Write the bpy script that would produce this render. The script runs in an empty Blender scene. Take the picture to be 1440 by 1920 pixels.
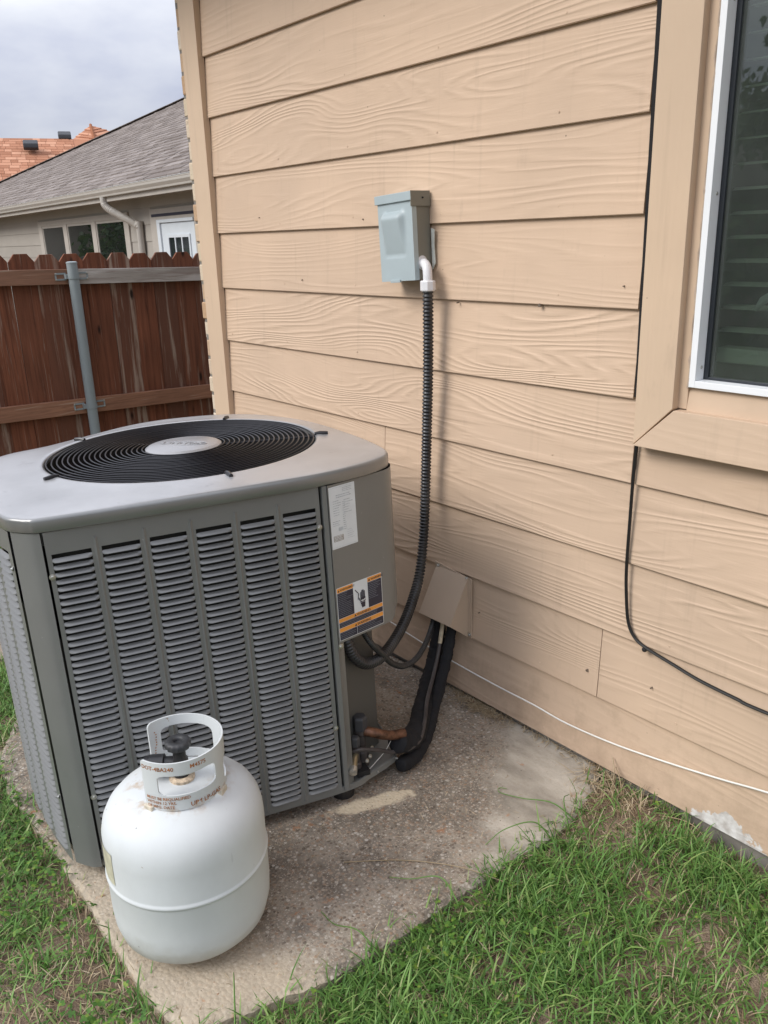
import bpy, bmesh, math, random
import numpy as np
from mathutils import Vector, Matrix
random.seed(7)
rng = np.random.default_rng(11)
D = bpy.data
SC = bpy.context.scene
COL = SC.collection
R = math.radians

# ------------------------------------------------------------------ camera
cam_d = D.cameras.new('camera')
cam = D.objects.new('camera', cam_d)
COL.objects.link(cam)
cam_d.sensor_fit = 'VERTICAL'
cam_d.sensor_height = 36.0
cam_d.sensor_width = 36.0
cam_d.lens = 1561.2 / 1920 * 36.0
cam_d.clip_start = 0.05
cam_d.clip_end = 600
_yaw, _pit, _rol = 0.8920896, 0.3194881, 0.0312978
_f = Vector((-math.sin(_yaw) * math.cos(_pit), math.cos(_yaw) * math.cos(_pit), -math.sin(_pit)))
_r = Vector((math.cos(_yaw), math.sin(_yaw), 0))
_d = _f.cross(_r)
_r2 = _r * math.cos(_rol) + _d * math.sin(_rol)
_d2 = -_r * math.sin(_rol) + _d * math.cos(_rol)
cm = Matrix((_r2, -_d2, -_f)).transposed().to_4x4()
cm.translation = (3.0672529, -1.6623078, 1.3926425)
cam.matrix_world = cm
SC.camera = cam

# ------------------------------------------------------------------ sky, sun, exposure
SUN = Vector((-0.27, -0.84, 0.70)).normalized()
w = D.worlds.new('World')
SC.world = w
w.use_nodes = True
nt = w.node_tree
nt.nodes.clear()
out = nt.nodes.new('ShaderNodeOutputWorld')
bg = nt.nodes.new('ShaderNodeBackground')
bg.inputs['Strength'].default_value = 0.1
sky = nt.nodes.new('ShaderNodeTexSky')
sky.sky_type = 'NISHITA'
sky.sun_disc = False
sky.sun_elevation = math.asin(SUN.z)
sky.sun_rotation = math.atan2(SUN.x, SUN.y)
tc = nt.nodes.new('ShaderNodeTexCoord')
mp = nt.nodes.new('ShaderNodeMapping')
mp.inputs['Scale'].default_value = (2.2, 2.2, 5.0)
nz_ = nt.nodes.new('ShaderNodeTexNoise')
nz_.inputs['Scale'].default_value = 2.1
nz_.inputs['Detail'].default_value = 5
nz_.inputs['Roughness'].default_value = 0.5
rp = nt.nodes.new('ShaderNodeValToRGB')
rp.color_ramp.elements[0].position = 0.36
rp.color_ramp.elements[0].color = (0.60, 0.635, 0.79, 1)
rp.color_ramp.elements[1].position = 0.66
rp.color_ramp.elements[1].color = (0.98, 1.0, 1.05, 1)
sep = nt.nodes.new('ShaderNodeSeparateXYZ')
m1 = nt.nodes.new('ShaderNodeMath')            # overcast sky: brighter towards the zenith (1+2z)/3
m1.operation = 'MULTIPLY_ADD'
m1.use_clamp = True
m1.inputs[1].default_value = 0.72
m1.inputs[2].default_value = 0.28
sc_ = nt.nodes.new('ShaderNodeVectorMath')
sc_.operation = 'SCALE'
m2 = nt.nodes.new('ShaderNodeMath')
m2.operation = 'MULTIPLY'
m2.inputs[1].default_value = 13.0
mx = nt.nodes.new('ShaderNodeMix')
mx.data_type = 'RGBA'
mx.inputs['Factor'].default_value = 0.93
L = nt.links.new
L(tc.outputs['Generated'], mp.inputs['Vector'])
L(mp.outputs['Vector'], nz_.inputs['Vector'])
L(nz_.outputs['Fac'], rp.inputs['Fac'])
L(tc.outputs['Generated'], sep.inputs['Vector'])
L(sep.outputs['Z'], m1.inputs[0])
L(m1.outputs[0], m2.inputs[0])
L(rp.outputs['Color'], sc_.inputs[0])
L(m2.outputs[0], sc_.inputs['Scale'])
L(sky.outputs['Color'], mx.inputs[6])
L(sc_.outputs['Vector'], mx.inputs[7])
L(mx.outputs[2], bg.inputs['Color'])
L(bg.outputs['Background'], out.inputs['Surface'])

sun_d = D.lights.new('sun', 'SUN')
sun_d.energy = 1.5
sun_d.angle = R(28)
sun_d.color = (1.0, 0.96, 0.90)
sun = D.objects.new('sun', sun_d)
COL.objects.link(sun)
sun.rotation_euler = (-SUN).to_track_quat('-Z', 'Y').to_euler()
SC.view_settings.view_transform = 'Standard'
SC.view_settings.look = 'None'
SC.view_settings.gamma = 1.0
SC.view_settings.use_curve_mapping = False
SC.view_settings.exposure = 0.85
SC.render.engine = 'CYCLES'


# ------------------------------------------------------------------ node helpers
class NT:
    def __init__(s, name, col=(.5, .5, .5), rough=.6, metal=0., spec=.5):
        s.m = D.materials.new(name)
        s.m.use_nodes = True
        s.t = s.m.node_tree
        s.b = s.t.nodes['Principled BSDF']
        s.b.inputs['Base Color'].default_value = (*col, 1)
        s.b.inputs['Roughness'].default_value = rough
        s.b.inputs['Metallic'].default_value = metal
        s.b.inputs['Specular IOR Level'].default_value = spec
        s._oc = None

    def n(s, typ, **kw):
        return s.t.nodes.new('ShaderNode' + typ)

    def l(s, a, b):
        s.t.links.new(a, b)

    def setin(s, sock, v):
        if isinstance(v, bpy.types.NodeSocket):
            s.l(v, sock)
        elif isinstance(v, (tuple, list)) and len(v) == 3 and sock.type == 'RGBA':
            sock.default_value = (*v, 1)
        else:
            sock.default_value = v

    def obj(s):
        if s._oc is None:
            s._oc = s.n('TexCoord').outputs['Object']
        return s._oc

    def rand(s):
        return s.n('ObjectInfo').outputs['Random']

    def geo(s, k):
        return s.n('NewGeometry').outputs[k]

    def map(s, vec, scale=(1, 1, 1), loc=None):
        m = s.n('Mapping')
        s.l(vec, m.inputs['Vector'])
        m.inputs['Scale'].default_value = scale
        if loc is not None:
            s.setin(m.inputs['Location'], loc)
        return m.outputs['Vector']

    def rvec(s, k=37.):
        c = s.n('CombineXYZ')
        r = s.rand()
        for i, a in enumerate((k, k * 1.7, k * 2.3)):
            s.l(s.math('MULTIPLY', r, a), c.inputs[i])
        return c.outputs[0]

    def noise(s, vec, scale, detail=3., rough=.5, dist=0., out='Fac'):
        q = s.n('TexNoise')
        s.l(vec, q.inputs['Vector'])
        q.inputs['Scale'].default_value = scale
        q.inputs['Detail'].default_value = detail
        q.inputs['Roughness'].default_value = rough
        q.inputs['Distortion'].default_value = dist
        return q.outputs[out]

    def vor(s, vec, scale, out='Distance', feat='F1'):
        q = s.n('TexVoronoi')
        q.feature = feat
        s.l(vec, q.inputs['Vector'])
        q.inputs['Scale'].default_value = scale
        return q.outputs[out]

    def math(s, op, a, b=0., c=None, clamp=False):
        q = s.n('Math')
        q.operation = op
        q.use_clamp = clamp
        s.setin(q.inputs[0], a)
        s.setin(q.inputs[1], b)
        if c is not None:
            s.setin(q.inputs[2], c)
        return q.outputs[0]

    def vadd(s, a, b):
        q = s.n('VectorMath')
        s.l(a, q.inputs[0])
        s.setin(q.inputs[1], b)
        return q.outputs[0]

    def xyz(s, v):
        q = s.n('SeparateXYZ')
        s.l(v, q.inputs[0])
        return q.outputs

    def comb(s, x, y, z):
        q = s.n('CombineXYZ')
        for i, a in enumerate((x, y, z)):
            s.setin(q.inputs[i], a)
        return q.outputs[0]

    def ramp(s, fac, els, interp='LINEAR'):
        q = s.n('ValToRGB')
        s.l(fac, q.inputs[0])
        cr = q.color_ramp
        cr.interpolation = interp
        while len(cr.elements) < len(els):
            cr.elements.new(.5)
        for e, (p, c) in zip(cr.elements, els):
            e.position = p
            e.color = (*c, 1) if isinstance(c, tuple) else (c, c, c, 1)
        return q.outputs[0]

    def mix(s, fac, a, b, mode='MIX'):
        q = s.n('Mix')
        q.data_type = 'RGBA'
        q.blend_type = mode
        s.setin(q.inputs[0], fac)
        s.setin(q.inputs[6], a)
        s.setin(q.inputs[7], b)
        return q.outputs[2]

    def col(s, c):
        s.setin(s.b.inputs['Base Color'], c)
        return s

    def rough(s, c):
        s.setin(s.b.inputs['Roughness'], c)
        return s

    def bump(s, h, strength=.5, dist=.002):
        q = s.n('Bump')
        q.inputs['Strength'].default_value = strength
        q.inputs['Distance'].default_value = dist
        s.l(h, q.inputs['Height'])
        s.l(q.outputs[0], s.b.inputs['Normal'])
        return s


def painted_wood(name, col, along='x', grain=1.0, tint=.06, peel=False):
    k = NT(name, col, .62, spec=.35)
    v = k.vadd(k.obj(), k.rvec(53.))
    if along == 'x':
        a, c = (.85, 1.0, 6.2), (1.4, 1, 26.)
    else:
        a, c = (6.5, 1.0, .85), (26., 1, 1.2)
    x = k.xyz(v)
    cross = x[2] if along == 'x' else x[0]
    big = k.noise(k.map(v, a), 1.2, 1.2, .4, .25)
    wob = k.noise(k.map(v, c), 2.2, 2., .5)
    ph = k.math('ADD', k.math('MULTIPLY', big, k.math('MULTIPLY_ADD', k.math('FRACT', k.math('MULTIPLY', k.rand(), 7.3)), 130., 55.)), k.math('MULTIPLY', cross, 260.))
    ph = k.math('ADD', ph, k.math('MULTIPLY', wob, 4.5))
    s = k.math('SINE', ph)
    s = k.math('POWER', k.math('MULTIPLY_ADD', s, .5, .5), 1.7)
    amp = k.ramp(k.noise(k.map(v, a), 2.1, 2.), [(.34, .12), (.62, 1.)])
    h = k.math('MULTIPLY', s, amp)
    fine = k.noise(k.map(v, (14, 14, 260) if along == 'x' else (260, 14, 14)), 1., 2.)
    h = k.math('ADD', h, k.math('MULTIPLY', fine, .22))
    h = k.math('MULTIPLY', h, k.math('MULTIPLY_ADD', k.math('FRACT', k.math('MULTIPLY', k.rand(), 5.1)), .75, .5))
    k.bump(h, .47 * grain, .0026)
    blot = k.noise(v, 2.3, 4., .6)
    c1 = tuple(q * (1 - tint) for q in col)
    c2 = tuple(min(1, q * (1 + tint * .8)) for q in col)
    cc = k.ramp(blot, [(.35, c1), (.65, c2)])
    dirt = k.ramp(k.noise(k.map(v, (9, 9, 3)), 3., 4., .65), [(.62, 0.), (.8, 1.)])
    cc = k.mix(k.math('MULTIPLY', dirt, .16), cc, (.2, .16, .12))
    gpos = k.geo('Position')
    fade = k.ramp(k.noise(gpos, 1.1, 3., .55), [(.35, 0.), (.68, 1.)])
    cc = k.mix(k.math('MULTIPLY', fade, .36), cc, tuple(q * f_ for q, f_ in zip(col, (.80, .84, .90))))
    streak = k.ramp(k.noise(k.map(gpos, (26, 26, 1.6)), 1., 4., .62), [(.58, 0.), (.74, 1.)])
    cc = k.mix(k.math('MULTIPLY', streak, .13), cc, (.20, .155, .115))
    spl = k.math('SUBTRACT', k.noise(gpos, 14., 5., .68), k.math('MULTIPLY', k.xyz(gpos)[2], 1.5))
    cc = k.mix(k.math('MULTIPLY', k.ramp(spl, [(.28, 0.), (.62, 1.)]), .38), cc, (.24, .17, .115))
    specks = k.ramp(k.vor(v, 9.), [(.012, 1.), (.022, 0.)])
    cc = k.mix(k.math('MULTIPLY', specks, .75), cc, (.07, .055, .045))
    if peel:
        gp = k.xyz(k.geo('Position'))
        e = k.math('MULTIPLY', gp[2], 11.)
        far = k.math('SUBTRACT', gp[0], 2.27)
        far = k.math('MULTIPLY', k.math('ABSOLUTE', far), 5.5)
        f = k.math('ADD', k.noise(k.geo('Position'), 17., 5., .6), k.math('MULTIPLY', k.noise(k.geo('Position'), 5., 2.), .6))
        f = k.math('SUBTRACT', k.math('SUBTRACT', f, e), far)
        f = k.math('ADD', f, k.math('MULTIPLY', k.math('SUBTRACT', k.noise(k.geo('Position'), 70., 4., .7), .5), .7))
        f = k.ramp(f, [(.22, 0.), (.25, 1.)])
        cc = k.mix(f, cc, k.ramp(k.noise(k.geo('Position'), 45., 4.), [(.35, (.45, .42, .39)), (.6, (.66, .645, .625))]))
    k.col(cc)
    return k.m


def steel(name, col, rough=.45, spec=.5, dust_sheen=.0, dust_sheen_col=(.4, .38, .35), speck=True, metal=0., coat=0., sky_top=False):
    k = NT(name, col, rough, metal, spec)
    k.b.inputs['Coat Weight'].default_value = coat
    k.b.inputs['Coat Roughness'].default_value = .28
    k.b.inputs['Coat IOR'].default_value = 1.7
    v = k.obj()
    b = k.noise(v, 5., 4., .6)
    c = k.ramp(b, [(.3, tuple(q * .93 for q in col)), (.7, tuple(q * 1.06 for q in col))])
    if dust_sheen:
        d = k.ramp(k.noise(v, 3.3, 6., .62), [(.3, 0.), (.75, 1.)])
        if sky_top:      # chalk plus painted sky sheen, only on the faces that point up
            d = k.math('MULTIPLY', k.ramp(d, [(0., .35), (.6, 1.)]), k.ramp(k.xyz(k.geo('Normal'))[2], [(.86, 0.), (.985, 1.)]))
        c = k.mix(k.math('MULTIPLY', d, dust_sheen), c, dust_sheen_col)
        st = k.ramp(k.noise(k.map(v, (1, 1, 1), (3, 5, 1)), 11., 5., .7), [(.62, 0.), (.74, 1.)])
        c = k.mix(k.math('MULTIPLY', st, dust_sheen * .8), c, tuple(q * .55 for q in col))
    if speck:
        sp = k.ramp(k.vor(v, 15.), [(.02, 1.), (.035, 0.)])
        c = k.mix(k.math('MULTIPLY', sp, .35), c, tuple(min(1, q * 2.4) for q in col))
    k.col(c)
    k.rough(k.ramp(b, [(.3, rough * .85), (.7, min(1, rough * 1.2))]))
    k.bump(k.noise(v, 260., 2.), .06, .0006)
    return k.m


def plain(name, col, rough=.5, metal=0., spec=.5, var=.12, scale=8., bump=0., bscale=120.):
    k = NT(name, col, rough, metal, spec)
    v = k.obj()
    k.col(k.ramp(k.noise(v, scale, 4., .6), [(.3, tuple(q * (1 - var) for q in col)), (.7, tuple(min(1, q * (1 + var)) for q in col))]))
    if bump:
        k.bump(k.noise(v, bscale, 3.), bump, .001)
    return k.m


# ------------------------------------------------------------------ mesh helpers
def link(o, parent=None):
    COL.objects.link(o)
    if parent:
        o.parent = parent
    return o


def finish(name, bm, mat, parent=None, smooth=False, bevel=0., seg=2, loc=None, ang=35):
    bmesh.ops.recalc_face_normals(bm, faces=bm.faces)
    if bevel:
        ed = [e for e in bm.edges if len(e.link_faces) == 2 and e.calc_face_angle(0) > R(ang)]
        bmesh.ops.bevel(bm, geom=ed, offset=bevel, segments=seg, affect='EDGES', profile=.6, clamp_overlap=True)
    me = D.meshes.new(name)
    bm.to_mesh(me)
    bm.free()
    if smooth:
        me.polygons.foreach_set('use_smooth', [True] * len(me.polygons))
        try:
            me.set_sharp_from_angle(angle=R(ang))
        except Exception:
            pass
    me.materials.append(mat)
    o = D.objects.new(name, me)
    if loc is not None:
        o.location = loc
    return link(o, parent)


def raw(name, vs, fs, mat, parent=None, smooth=False, loc=None):
    me = D.meshes.new(name)
    me.from_pydata([tuple(map(float, v)) for v in vs], [], [tuple(map(int, f)) for f in fs])
    me.update()
    if smooth:
        me.polygons.foreach_set('use_smooth', [True] * len(me.polygons))
    me.materials.append(mat)
    o = D.objects.new(name, me)
    if loc is not None:
        o.location = loc
    return link(o, parent)


def inst(name, me, parent=None, mat4=None):
    o = D.objects.new(name, me)
    if mat4 is not None:
        o.matrix_basis = mat4
    return link(o, parent)


def B():
    return bmesh.new()


def box(bm, lo, hi, M=None):
    x0, y0, z0 = lo
    x1, y1, z1 = hi
    vs = [bm.verts.new(p if M is None else M @ Vector(p)) for p in
          ((x0, y0, z0), (x1, y0, z0), (x1, y1, z0), (x0, y1, z0), (x0, y0, z1), (x1, y0, z1), (x1, y1, z1), (x0, y1, z1))]
    for f in ((0, 3, 2, 1), (4, 5, 6, 7), (0, 1, 5, 4), (1, 2, 6, 5), (2, 3, 7, 6), (3, 0, 4, 7)):
        bm.faces.new([vs[i] for i in f])
    return bm


def prism(bm, poly, v):
    """extrude a planar polygon (list of 3d points) along vector v"""
    v = Vector(v)
    a = [bm.verts.new(Vector(p)) for p in poly]
    b = [bm.verts.new(Vector(p) + v) for p in poly]
    n = len(a)
    bm.faces.new(a[::-1])
    bm.faces.new(b)
    for i in range(n):
        bm.faces.new((a[i], a[(i + 1) % n], b[(i + 1) % n], b[i]))
    return bm


def catmull(pts, n=8, closed=False):
    P = [np.array(p, float) for p in pts]
    res = []
    m = len(P)
    rngi = range(m if closed else m - 1)
    for i in rngi:
        if closed:
            p0, p1, p2, p3 = P[i - 1], P[i], P[(i + 1) % m], P[(i + 2) % m]
        else:
            p1, p2 = P[i], P[i + 1]
            p0 = P[i - 1] if i else 2 * p1 - p2
            p3 = P[i + 2] if i + 2 < m else 2 * p2 - p1
        for j in range(n):
            t = j / n
            res.append(.5 * ((2 * p1) + (-p0 + p2) * t + (2 * p0 - 5 * p1 + 4 * p2 - p3) * t * t + (-p0 + 3 * p1 - 3 * p2 + p3) * t ** 3))
    if not closed:
        res.append(P[-1])
    return res


def resample(pts, step):
    P = np.array(pts, float)
    d = np.r_[0, np.cumsum(np.linalg.norm(np.diff(P, axis=0), axis=1))]
    n = max(2, int(d[-1] / step) + 1)
    s = np.linspace(0, d[-1], n)
    return np.c_[[np.interp(s, d, P[:, k]) for k in range(P.shape[1])]].T, s


def tube(bm, pts, r, seg=12, caps=True, closed=False):
    P = [Vector(p) for p in pts]
    n = len(P)
    rr = [r] * n if not hasattr(r, '__len__') else list(r)
    up = None
    rings = []
    for i in range(n):
        if closed:
            t = (P[(i + 1) % n] - P[i - 1]).normalized()
        else:
            t = (P[min(i + 1, n - 1)] - P[max(i - 1, 0)]).normalized()
        if up is None:
            up = Vector((0, 0, 1)) if abs(t.z) < .9 else Vector((1, 0, 0))
        a = (up - t * up.dot(t)).normalized()
        up = a
        b = t.cross(a)
        rings.append([bm.verts.new(P[i] + (a * math.cos(q) + b * math.sin(q)) * rr[i]) for q in [2 * math.pi * k / seg for k in range(seg)]])
    for i in range(n if closed else n - 1):
        A, Bq = rings[i], rings[(i + 1) % n]
        for k in range(seg):
            bm.faces.new((A[k], A[(k + 1) % seg], Bq[(k + 1) % seg], Bq[k]))
    if caps and not closed:
        bm.faces.new(rings[0][::-1])
        bm.faces.new(rings[-1])
    return bm


def lathe(bm, prof, seg=32, M=None):
    rings = []
    for r, z in prof:
        ring = []
        for k in range(seg):
            a = 2 * math.pi * k / seg
            p = Vector((r * math.cos(a), r * math.sin(a), z))
            ring.append(bm.verts.new(p if M is None else M @ p))
        rings.append(ring)
    for A, Bq in zip(rings[:-1], rings[1:]):
        for k in range(seg):
            bm.faces.new((A[k], A[(k + 1) % seg], Bq[(k + 1) % seg], Bq[k]))
    bm.faces.new(rings[0][::-1])
    bm.faces.new(rings[-1])
    return bm


def aim(p, n, roll=None):
    """matrix whose +Z points along n, at p"""
    q = Vector(n).normalized().to_track_quat('Z', 'Y')
    return Matrix.Translation(p) @ q.to_matrix().to_4x4()


def thing(name, label, cat, loc=(0, 0, 0), rot=(0, 0, 0), group=None):
    o = D.objects.new(name, None)
    o.empty_display_size = .1
    COL.objects.link(o)
    o.location = loc
    o.rotation_euler = rot
    return tag(o, label, cat, group)


def tag(o, label, cat, group=None):
    o['label'] = label
    o['category'] = cat
    if group:
        o['group'] = group
    return o


def struct(o):
    o['kind'] = 'structure'
    return o


def stuff(o):
    o['kind'] = 'stuff'
    return o


def text2d(body, size, bold=False, align='LEFT'):
    cu = D.curves.new('text', 'FONT')
    cu.body = body
    cu.size = size
    cu.align_x = align
    cu.resolution_u = 2
    if bold:
        cu.offset = size * .02
    o = D.objects.new('text', cu)
    COL.objects.link(o)
    dg = bpy.context.evaluated_depsgraph_get()
    dg.update()
    me = D.meshes.new_from_object(o.evaluated_get(dg))
    vs = [tuple(v.co) for v in me.vertices]
    fs = [tuple(p.vertices) for p in me.polygons]
    D.objects.remove(o)
    D.curves.remove(cu)
    D.meshes.remove(me)
    return vs, fs


# ------------------------------------------------------------------ materials
TAN = (.600, .441, .316)
M_SIDE = painted_wood('siding_paint', TAN, 'x', 1.0)
M_SIDEP = painted_wood('siding_paint_peeling', TAN, 'x', 1.0, peel=True)
M_TRIMV = painted_wood('trim_paint_upright', (.597, .447, .316), 'z', .28)
M_TRIMH = painted_wood('trim_paint_level', (.585, .435, .312), 'x', .7)
M_FLAT = plain('frame_paint', (.535, .40, .286), .6, var=.06, bump=.1)
M_FELT = plain('building_felt', (.012, .011, .012), .9)
M_SOFF = plain('soffit_paint', (.5, .37, .26), .7, var=.05)
M_CAB = steel('cabinet_paint', (.150, .156, .150), .42, .6, dust_sheen=.16, dust_sheen_col=(.26, .26, .25), coat=.35)
M_CABR = steel('louver_paint', (.150, .154, .154), .42, .6, speck=False, coat=.35)
M_LID = steel('chalk_and_sky_sheen_lid_paint', (.140, .145, .143), .36, .9, dust_sheen=.72, dust_sheen_col=(.42, .425, .44), coat=1., sky_top=True)  # chalked top; the pale overlay also carries painted sky sheen
M_HUB = steel('hub_cap_paint', (.23, .23, .235), .36, .8, dust_sheen=.4, dust_sheen_col=(.36, .36, .37), speck=False, coat=.8)
M_WIRE = plain('black_wire_coating', (.012, .012, .015), .35, var=.2)
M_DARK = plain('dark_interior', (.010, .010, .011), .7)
M_BLKPL = plain('black_plastic', (.018, .018, .02), .42, bump=.05)
M_RUBBER = plain('black_foam', (.010, .010, .012), .85, bump=.6, bscale=230.)
M_GREY = steel('grey_enamel', (.40, .47, .49), .4, .5, dust_sheen=.22, dust_sheen_col=(.26, .29, .29), speck=False)
M_GREYD = steel('grey_brown_enamel', (.20, .195, .165), .5, .4, speck=False)
M_PVC = plain('white_pvc', (.72, .72, .74), .4, var=.05)
M_VINYL = plain('white_vinyl', (.80, .82, .84), .35, var=.04, scale=3.)
M_CAULK = plain('old_caulk', (.40, .31, .24), .8, var=.25, scale=40., bump=.5)
M_ZINC = plain('zinc_screw', (.50, .50, .47), .35, .85)
M_GALV = steel('galvanised_pipe', (.27, .31, .32), .5, .5, dust_sheen=.3, dust_sheen_col=(.38, .42, .42))
M_BRASS = plain('worn_brass', (.42, .36, .24), .35, .8)
M_COPPER = plain('tarnished_copper', (.13, .062, .036), .42, .4, var=.75, scale=60., bump=.2)
M_HOODT = plain('tan_sheet_metal', (.47, .365, .275), .5, var=.05, scale=4.)
M_NAIL = plain('painted_nail', (.16, .125, .095), .6)
M_CABLEW = plain('white_cable', (.78, .77, .73), .45, var=.05)
M_CABLEB = plain('black_cable_sheath', (.010, .010, .011), .4)
M_STRAPT = plain('tan_tape', (.50, .42, .30), .7, var=.3, scale=60.)
M_LINE = plain('grey_brown_line', (.060, .052, .050), .5, var=.3, scale=30.)


def mk_conduit():
    k = NT('black_conduit', (.016, .017, .02), .33, spec=.55)
    v = k.obj()
    k.col(k.ramp(k.noise(v, 14., 4.), [(.35, (.014, .014, .016)), (.75, (.05, .05, .052))]))
    return k.m


M_COND = mk_conduit()


def mk_concrete():
    k = NT('weathered_concrete', (0.525, 0.473, 0.403), .88, spec=.25)
    v = k.geo('Position')
    p = k.xyz(v)
    big = k.noise(v, 2.6, 5., .62)
    med = k.noise(v, 11., 5., .65)
    base = k.ramp(big, [(.32, (.20, .170, .135)), (.5, (.325, .279, .222)), (.68, (.465, .41, .335))])
    base = k.mix(k.ramp(med, [(.40, 0.), (.66, .8)]), base, (.125, .108, .090))
    stain = k.ramp(k.noise(v, 1.7, 4., .6), [(.5, 0.), (.66, 1.)])
    base = k.mix(k.math('MULTIPLY', stain, .50), base, (.12, .106, .088))
    # smoother, greyer cement skin towards the house and the outer edge
    skin = k.math('ADD', k.math('MULTIPLY', p[1], 2.4), k.math('MULTIPLY', k.noise(v, 3.4, 4., .6), 1.1))
    skin = k.math('ADD', skin, k.math('MULTIPLY', k.math('SUBTRACT', p[0], 1.80), 3.2))
    skin = k.ramp(k.math('ADD', skin, .50), [(.18, 0.), (.55, 1.)])
    grey = k.ramp(k.noise(k.map(v, (1., 2.2, 1.)), 4.6, 6., .62), [(.3, (.25, .222, .182)), (.5, (.43, .388, .325)), (.7, (.61, .56, .48))])
    base = k.mix(k.math('MULTIPLY', skin, .9), base, grey)
    # exposed aggregate
    def stones(scale, wob):
        vv = k.vadd(v, k.map(k.noise(v, wob, 2., .5, out='Color'), (.006, .006, .006)))
        return k.vor(vv, scale), k.vor(vv, scale, 'Color')
    d1, c1 = stones(105., 60.)
    d2, c2 = stones(230., 90.)
    sc1 = k.ramp(k.xyz(c1)[0], [(0., (.085, .066, .052)), (.3, (.24, .175, .125)), (.5, (.40, .335, .265)), (.72, (.30, .185, .11)), (.90, (.50, .45, .38)), (1., (.60, .56, .50))])
    sc2 = k.ramp(k.xyz(c2)[1], [(0., (.10, .082, .066)), (.45, (.34, .28, .22)), (.8, (.52, .44, .355)), (1., (.72, .67, .60))])
    expo = k.math('SUBTRACT', 1., k.math('MULTIPLY', skin, .88))
    f1 = k.math('MULTIPLY', k.ramp(d1, [(.36, 1.), (.5, 0.)]), k.math('MULTIPLY', expo, .70))
    f2 = k.math('MULTIPLY', k.ramp(d2, [(.3, 1.), (.5, 0.)]), k.math('MULTIPLY', expo, .55))
    c = k.mix(f2, base, sc2)
    c = k.mix(f1, c, sc1)
    # soil dust near the front corner
    fr = k.math('ADD', k.math('MULTIPLY', k.math('SUBTRACT', -1.02, p[1]), 5.), k.math('MULTIPLY', k.noise(v, 7., 4.), .9))
    fr = k.math('ADD', fr, k.math('MULTIPLY', k.math('SUBTRACT', p[0], 1.72), 1.6))
    c = k.mix(k.ramp(fr, [(.3, 0.), (.9, .72)]), c, (.49, .415, .315))
    # rusty blotches
    rs = k.ramp(k.noise(v, 24., 3., .55), [(.66, 0.), (.73, 1.)])
    c = k.mix(k.math('MULTIPLY', rs, .6), c, (0.403, 0.166, 0.061))
    # light sandy wash that ran out from under the cabinet
    dx = k.math('SUBTRACT', p[0], 1.60)
    dy = k.math('SUBTRACT', p[1], -.555)
    along = k.math('ADD', k.math('MULTIPLY', dx, .35), k.math('MULTIPLY', dy, .94))
    cross = k.math('SUBTRACT', k.math('MULTIPLY', dx, .94), k.math('MULTIPLY', dy, .35))
    rr = k.math('ADD', k.math('POWER', k.math('MULTIPLY', along, 7.), 2.), k.math('POWER', k.math('MULTIPLY', cross, 34.), 2.))
    rr = k.math('ADD', rr, k.math('MULTIPLY', k.math('SUBTRACT', k.noise(v, 22., 4., .6), .5), 2.6))
    c = k.mix(k.ramp(rr, [(.45, .8), (.95, 0.)]), c, (.64, .545, .40))
    k.col(c)
    h = k.math('ADD', k.math('MULTIPLY', k.math('MULTIPLY', d1, expo), -1.), k.math('MULTIPLY', med, .8))
    h = k.math('ADD', h, k.math('MULTIPLY', k.noise(v, 150., 4., .7), .55))
    k.bump(h, .55, .0035)
    return k.m


M_CONC = mk_concrete()
M_FOUND = plain('foundation_concrete', (.20, .185, .165), .9, var=.3, scale=14., bump=.5)


def mk_soil():
    k = NT('soil', (.14, .1, .07), .95, spec=.15)
    v = k.geo('Position')
    a = k.noise(v, 5., 6., .65)
    c = k.ramp(a, [(.3, (.12, .085, .06)), (.52, (.24, .175, .125)), (.7, (.36, .28, .21))])
    st = k.ramp(k.noise(k.map(v, (120, 25, 60)), 1., 3., .6), [(.55, 0.), (.68, 1.)])
    c = k.mix(k.math('MULTIPLY', st, .5), c, (.33, .26, .175))
    far = k.ramp(k.math('MULTIPLY', k.math('ABSOLUTE', k.xyz(v)[1]), .1), [(.5, 0.), (.9, 1.)])
    c = k.mix(far, c, (.055, .085, .028))
    k.col(c)
    k.bump(k.math('ADD', k.noise(v, 60., 5., .7), k.noise(v, 240., 3.)), .9, .008)
    return k.m


M_SOIL = mk_soil()


def mk_leaf(name, stops, trans=.25, rough=.5):
    k = NT(name, stops[0][1], rough, spec=.35)
    c = k.ramp(k.geo('Random Per Island'), stops)
    k.col(c)
    tr = k.n('BsdfTranslucent')
    k.l(c, tr.inputs['Color'])
    ms = k.n('MixShader')
    ms.inputs[0].default_value = trans
    k.l(k.b.outputs[0], ms.inputs[1])
    k.l(tr.outputs[0], ms.inputs[2])
    k.l(ms.outputs[0], k.t.nodes['Material Output'].inputs['Surface'])
    return k.m


M_GRASS = mk_leaf('grass_blade', [(0., (.062, .140, .034)), (.35, (.115, .240, .050)), (.7, (.172, .325, .080)), (.93, (.27, .39, .12)), (1., (.38, .40, .18))])
M_STRAW = mk_leaf('dry_blade', [(0., (.22, .155, .09)), (.5, (.40, .31, .19)), (1., (.56, .47, .33))], .1, .7)
M_CLOV = mk_leaf('clover_leaf', [(0., (.05, .13, .02)), (.6, (.10, .21, .035)), (1., (.21, .30, .05))])
M_CROWN = mk_leaf('tree_leaf', [(0., (.028, .058, .02)), (.6, (.06, .11, .034)), (1., (.12, .18, .055))])
M_BARK = plain('bark', (.09, .07, .055), .9, var=.4, scale=20., bump=.8)


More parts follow.
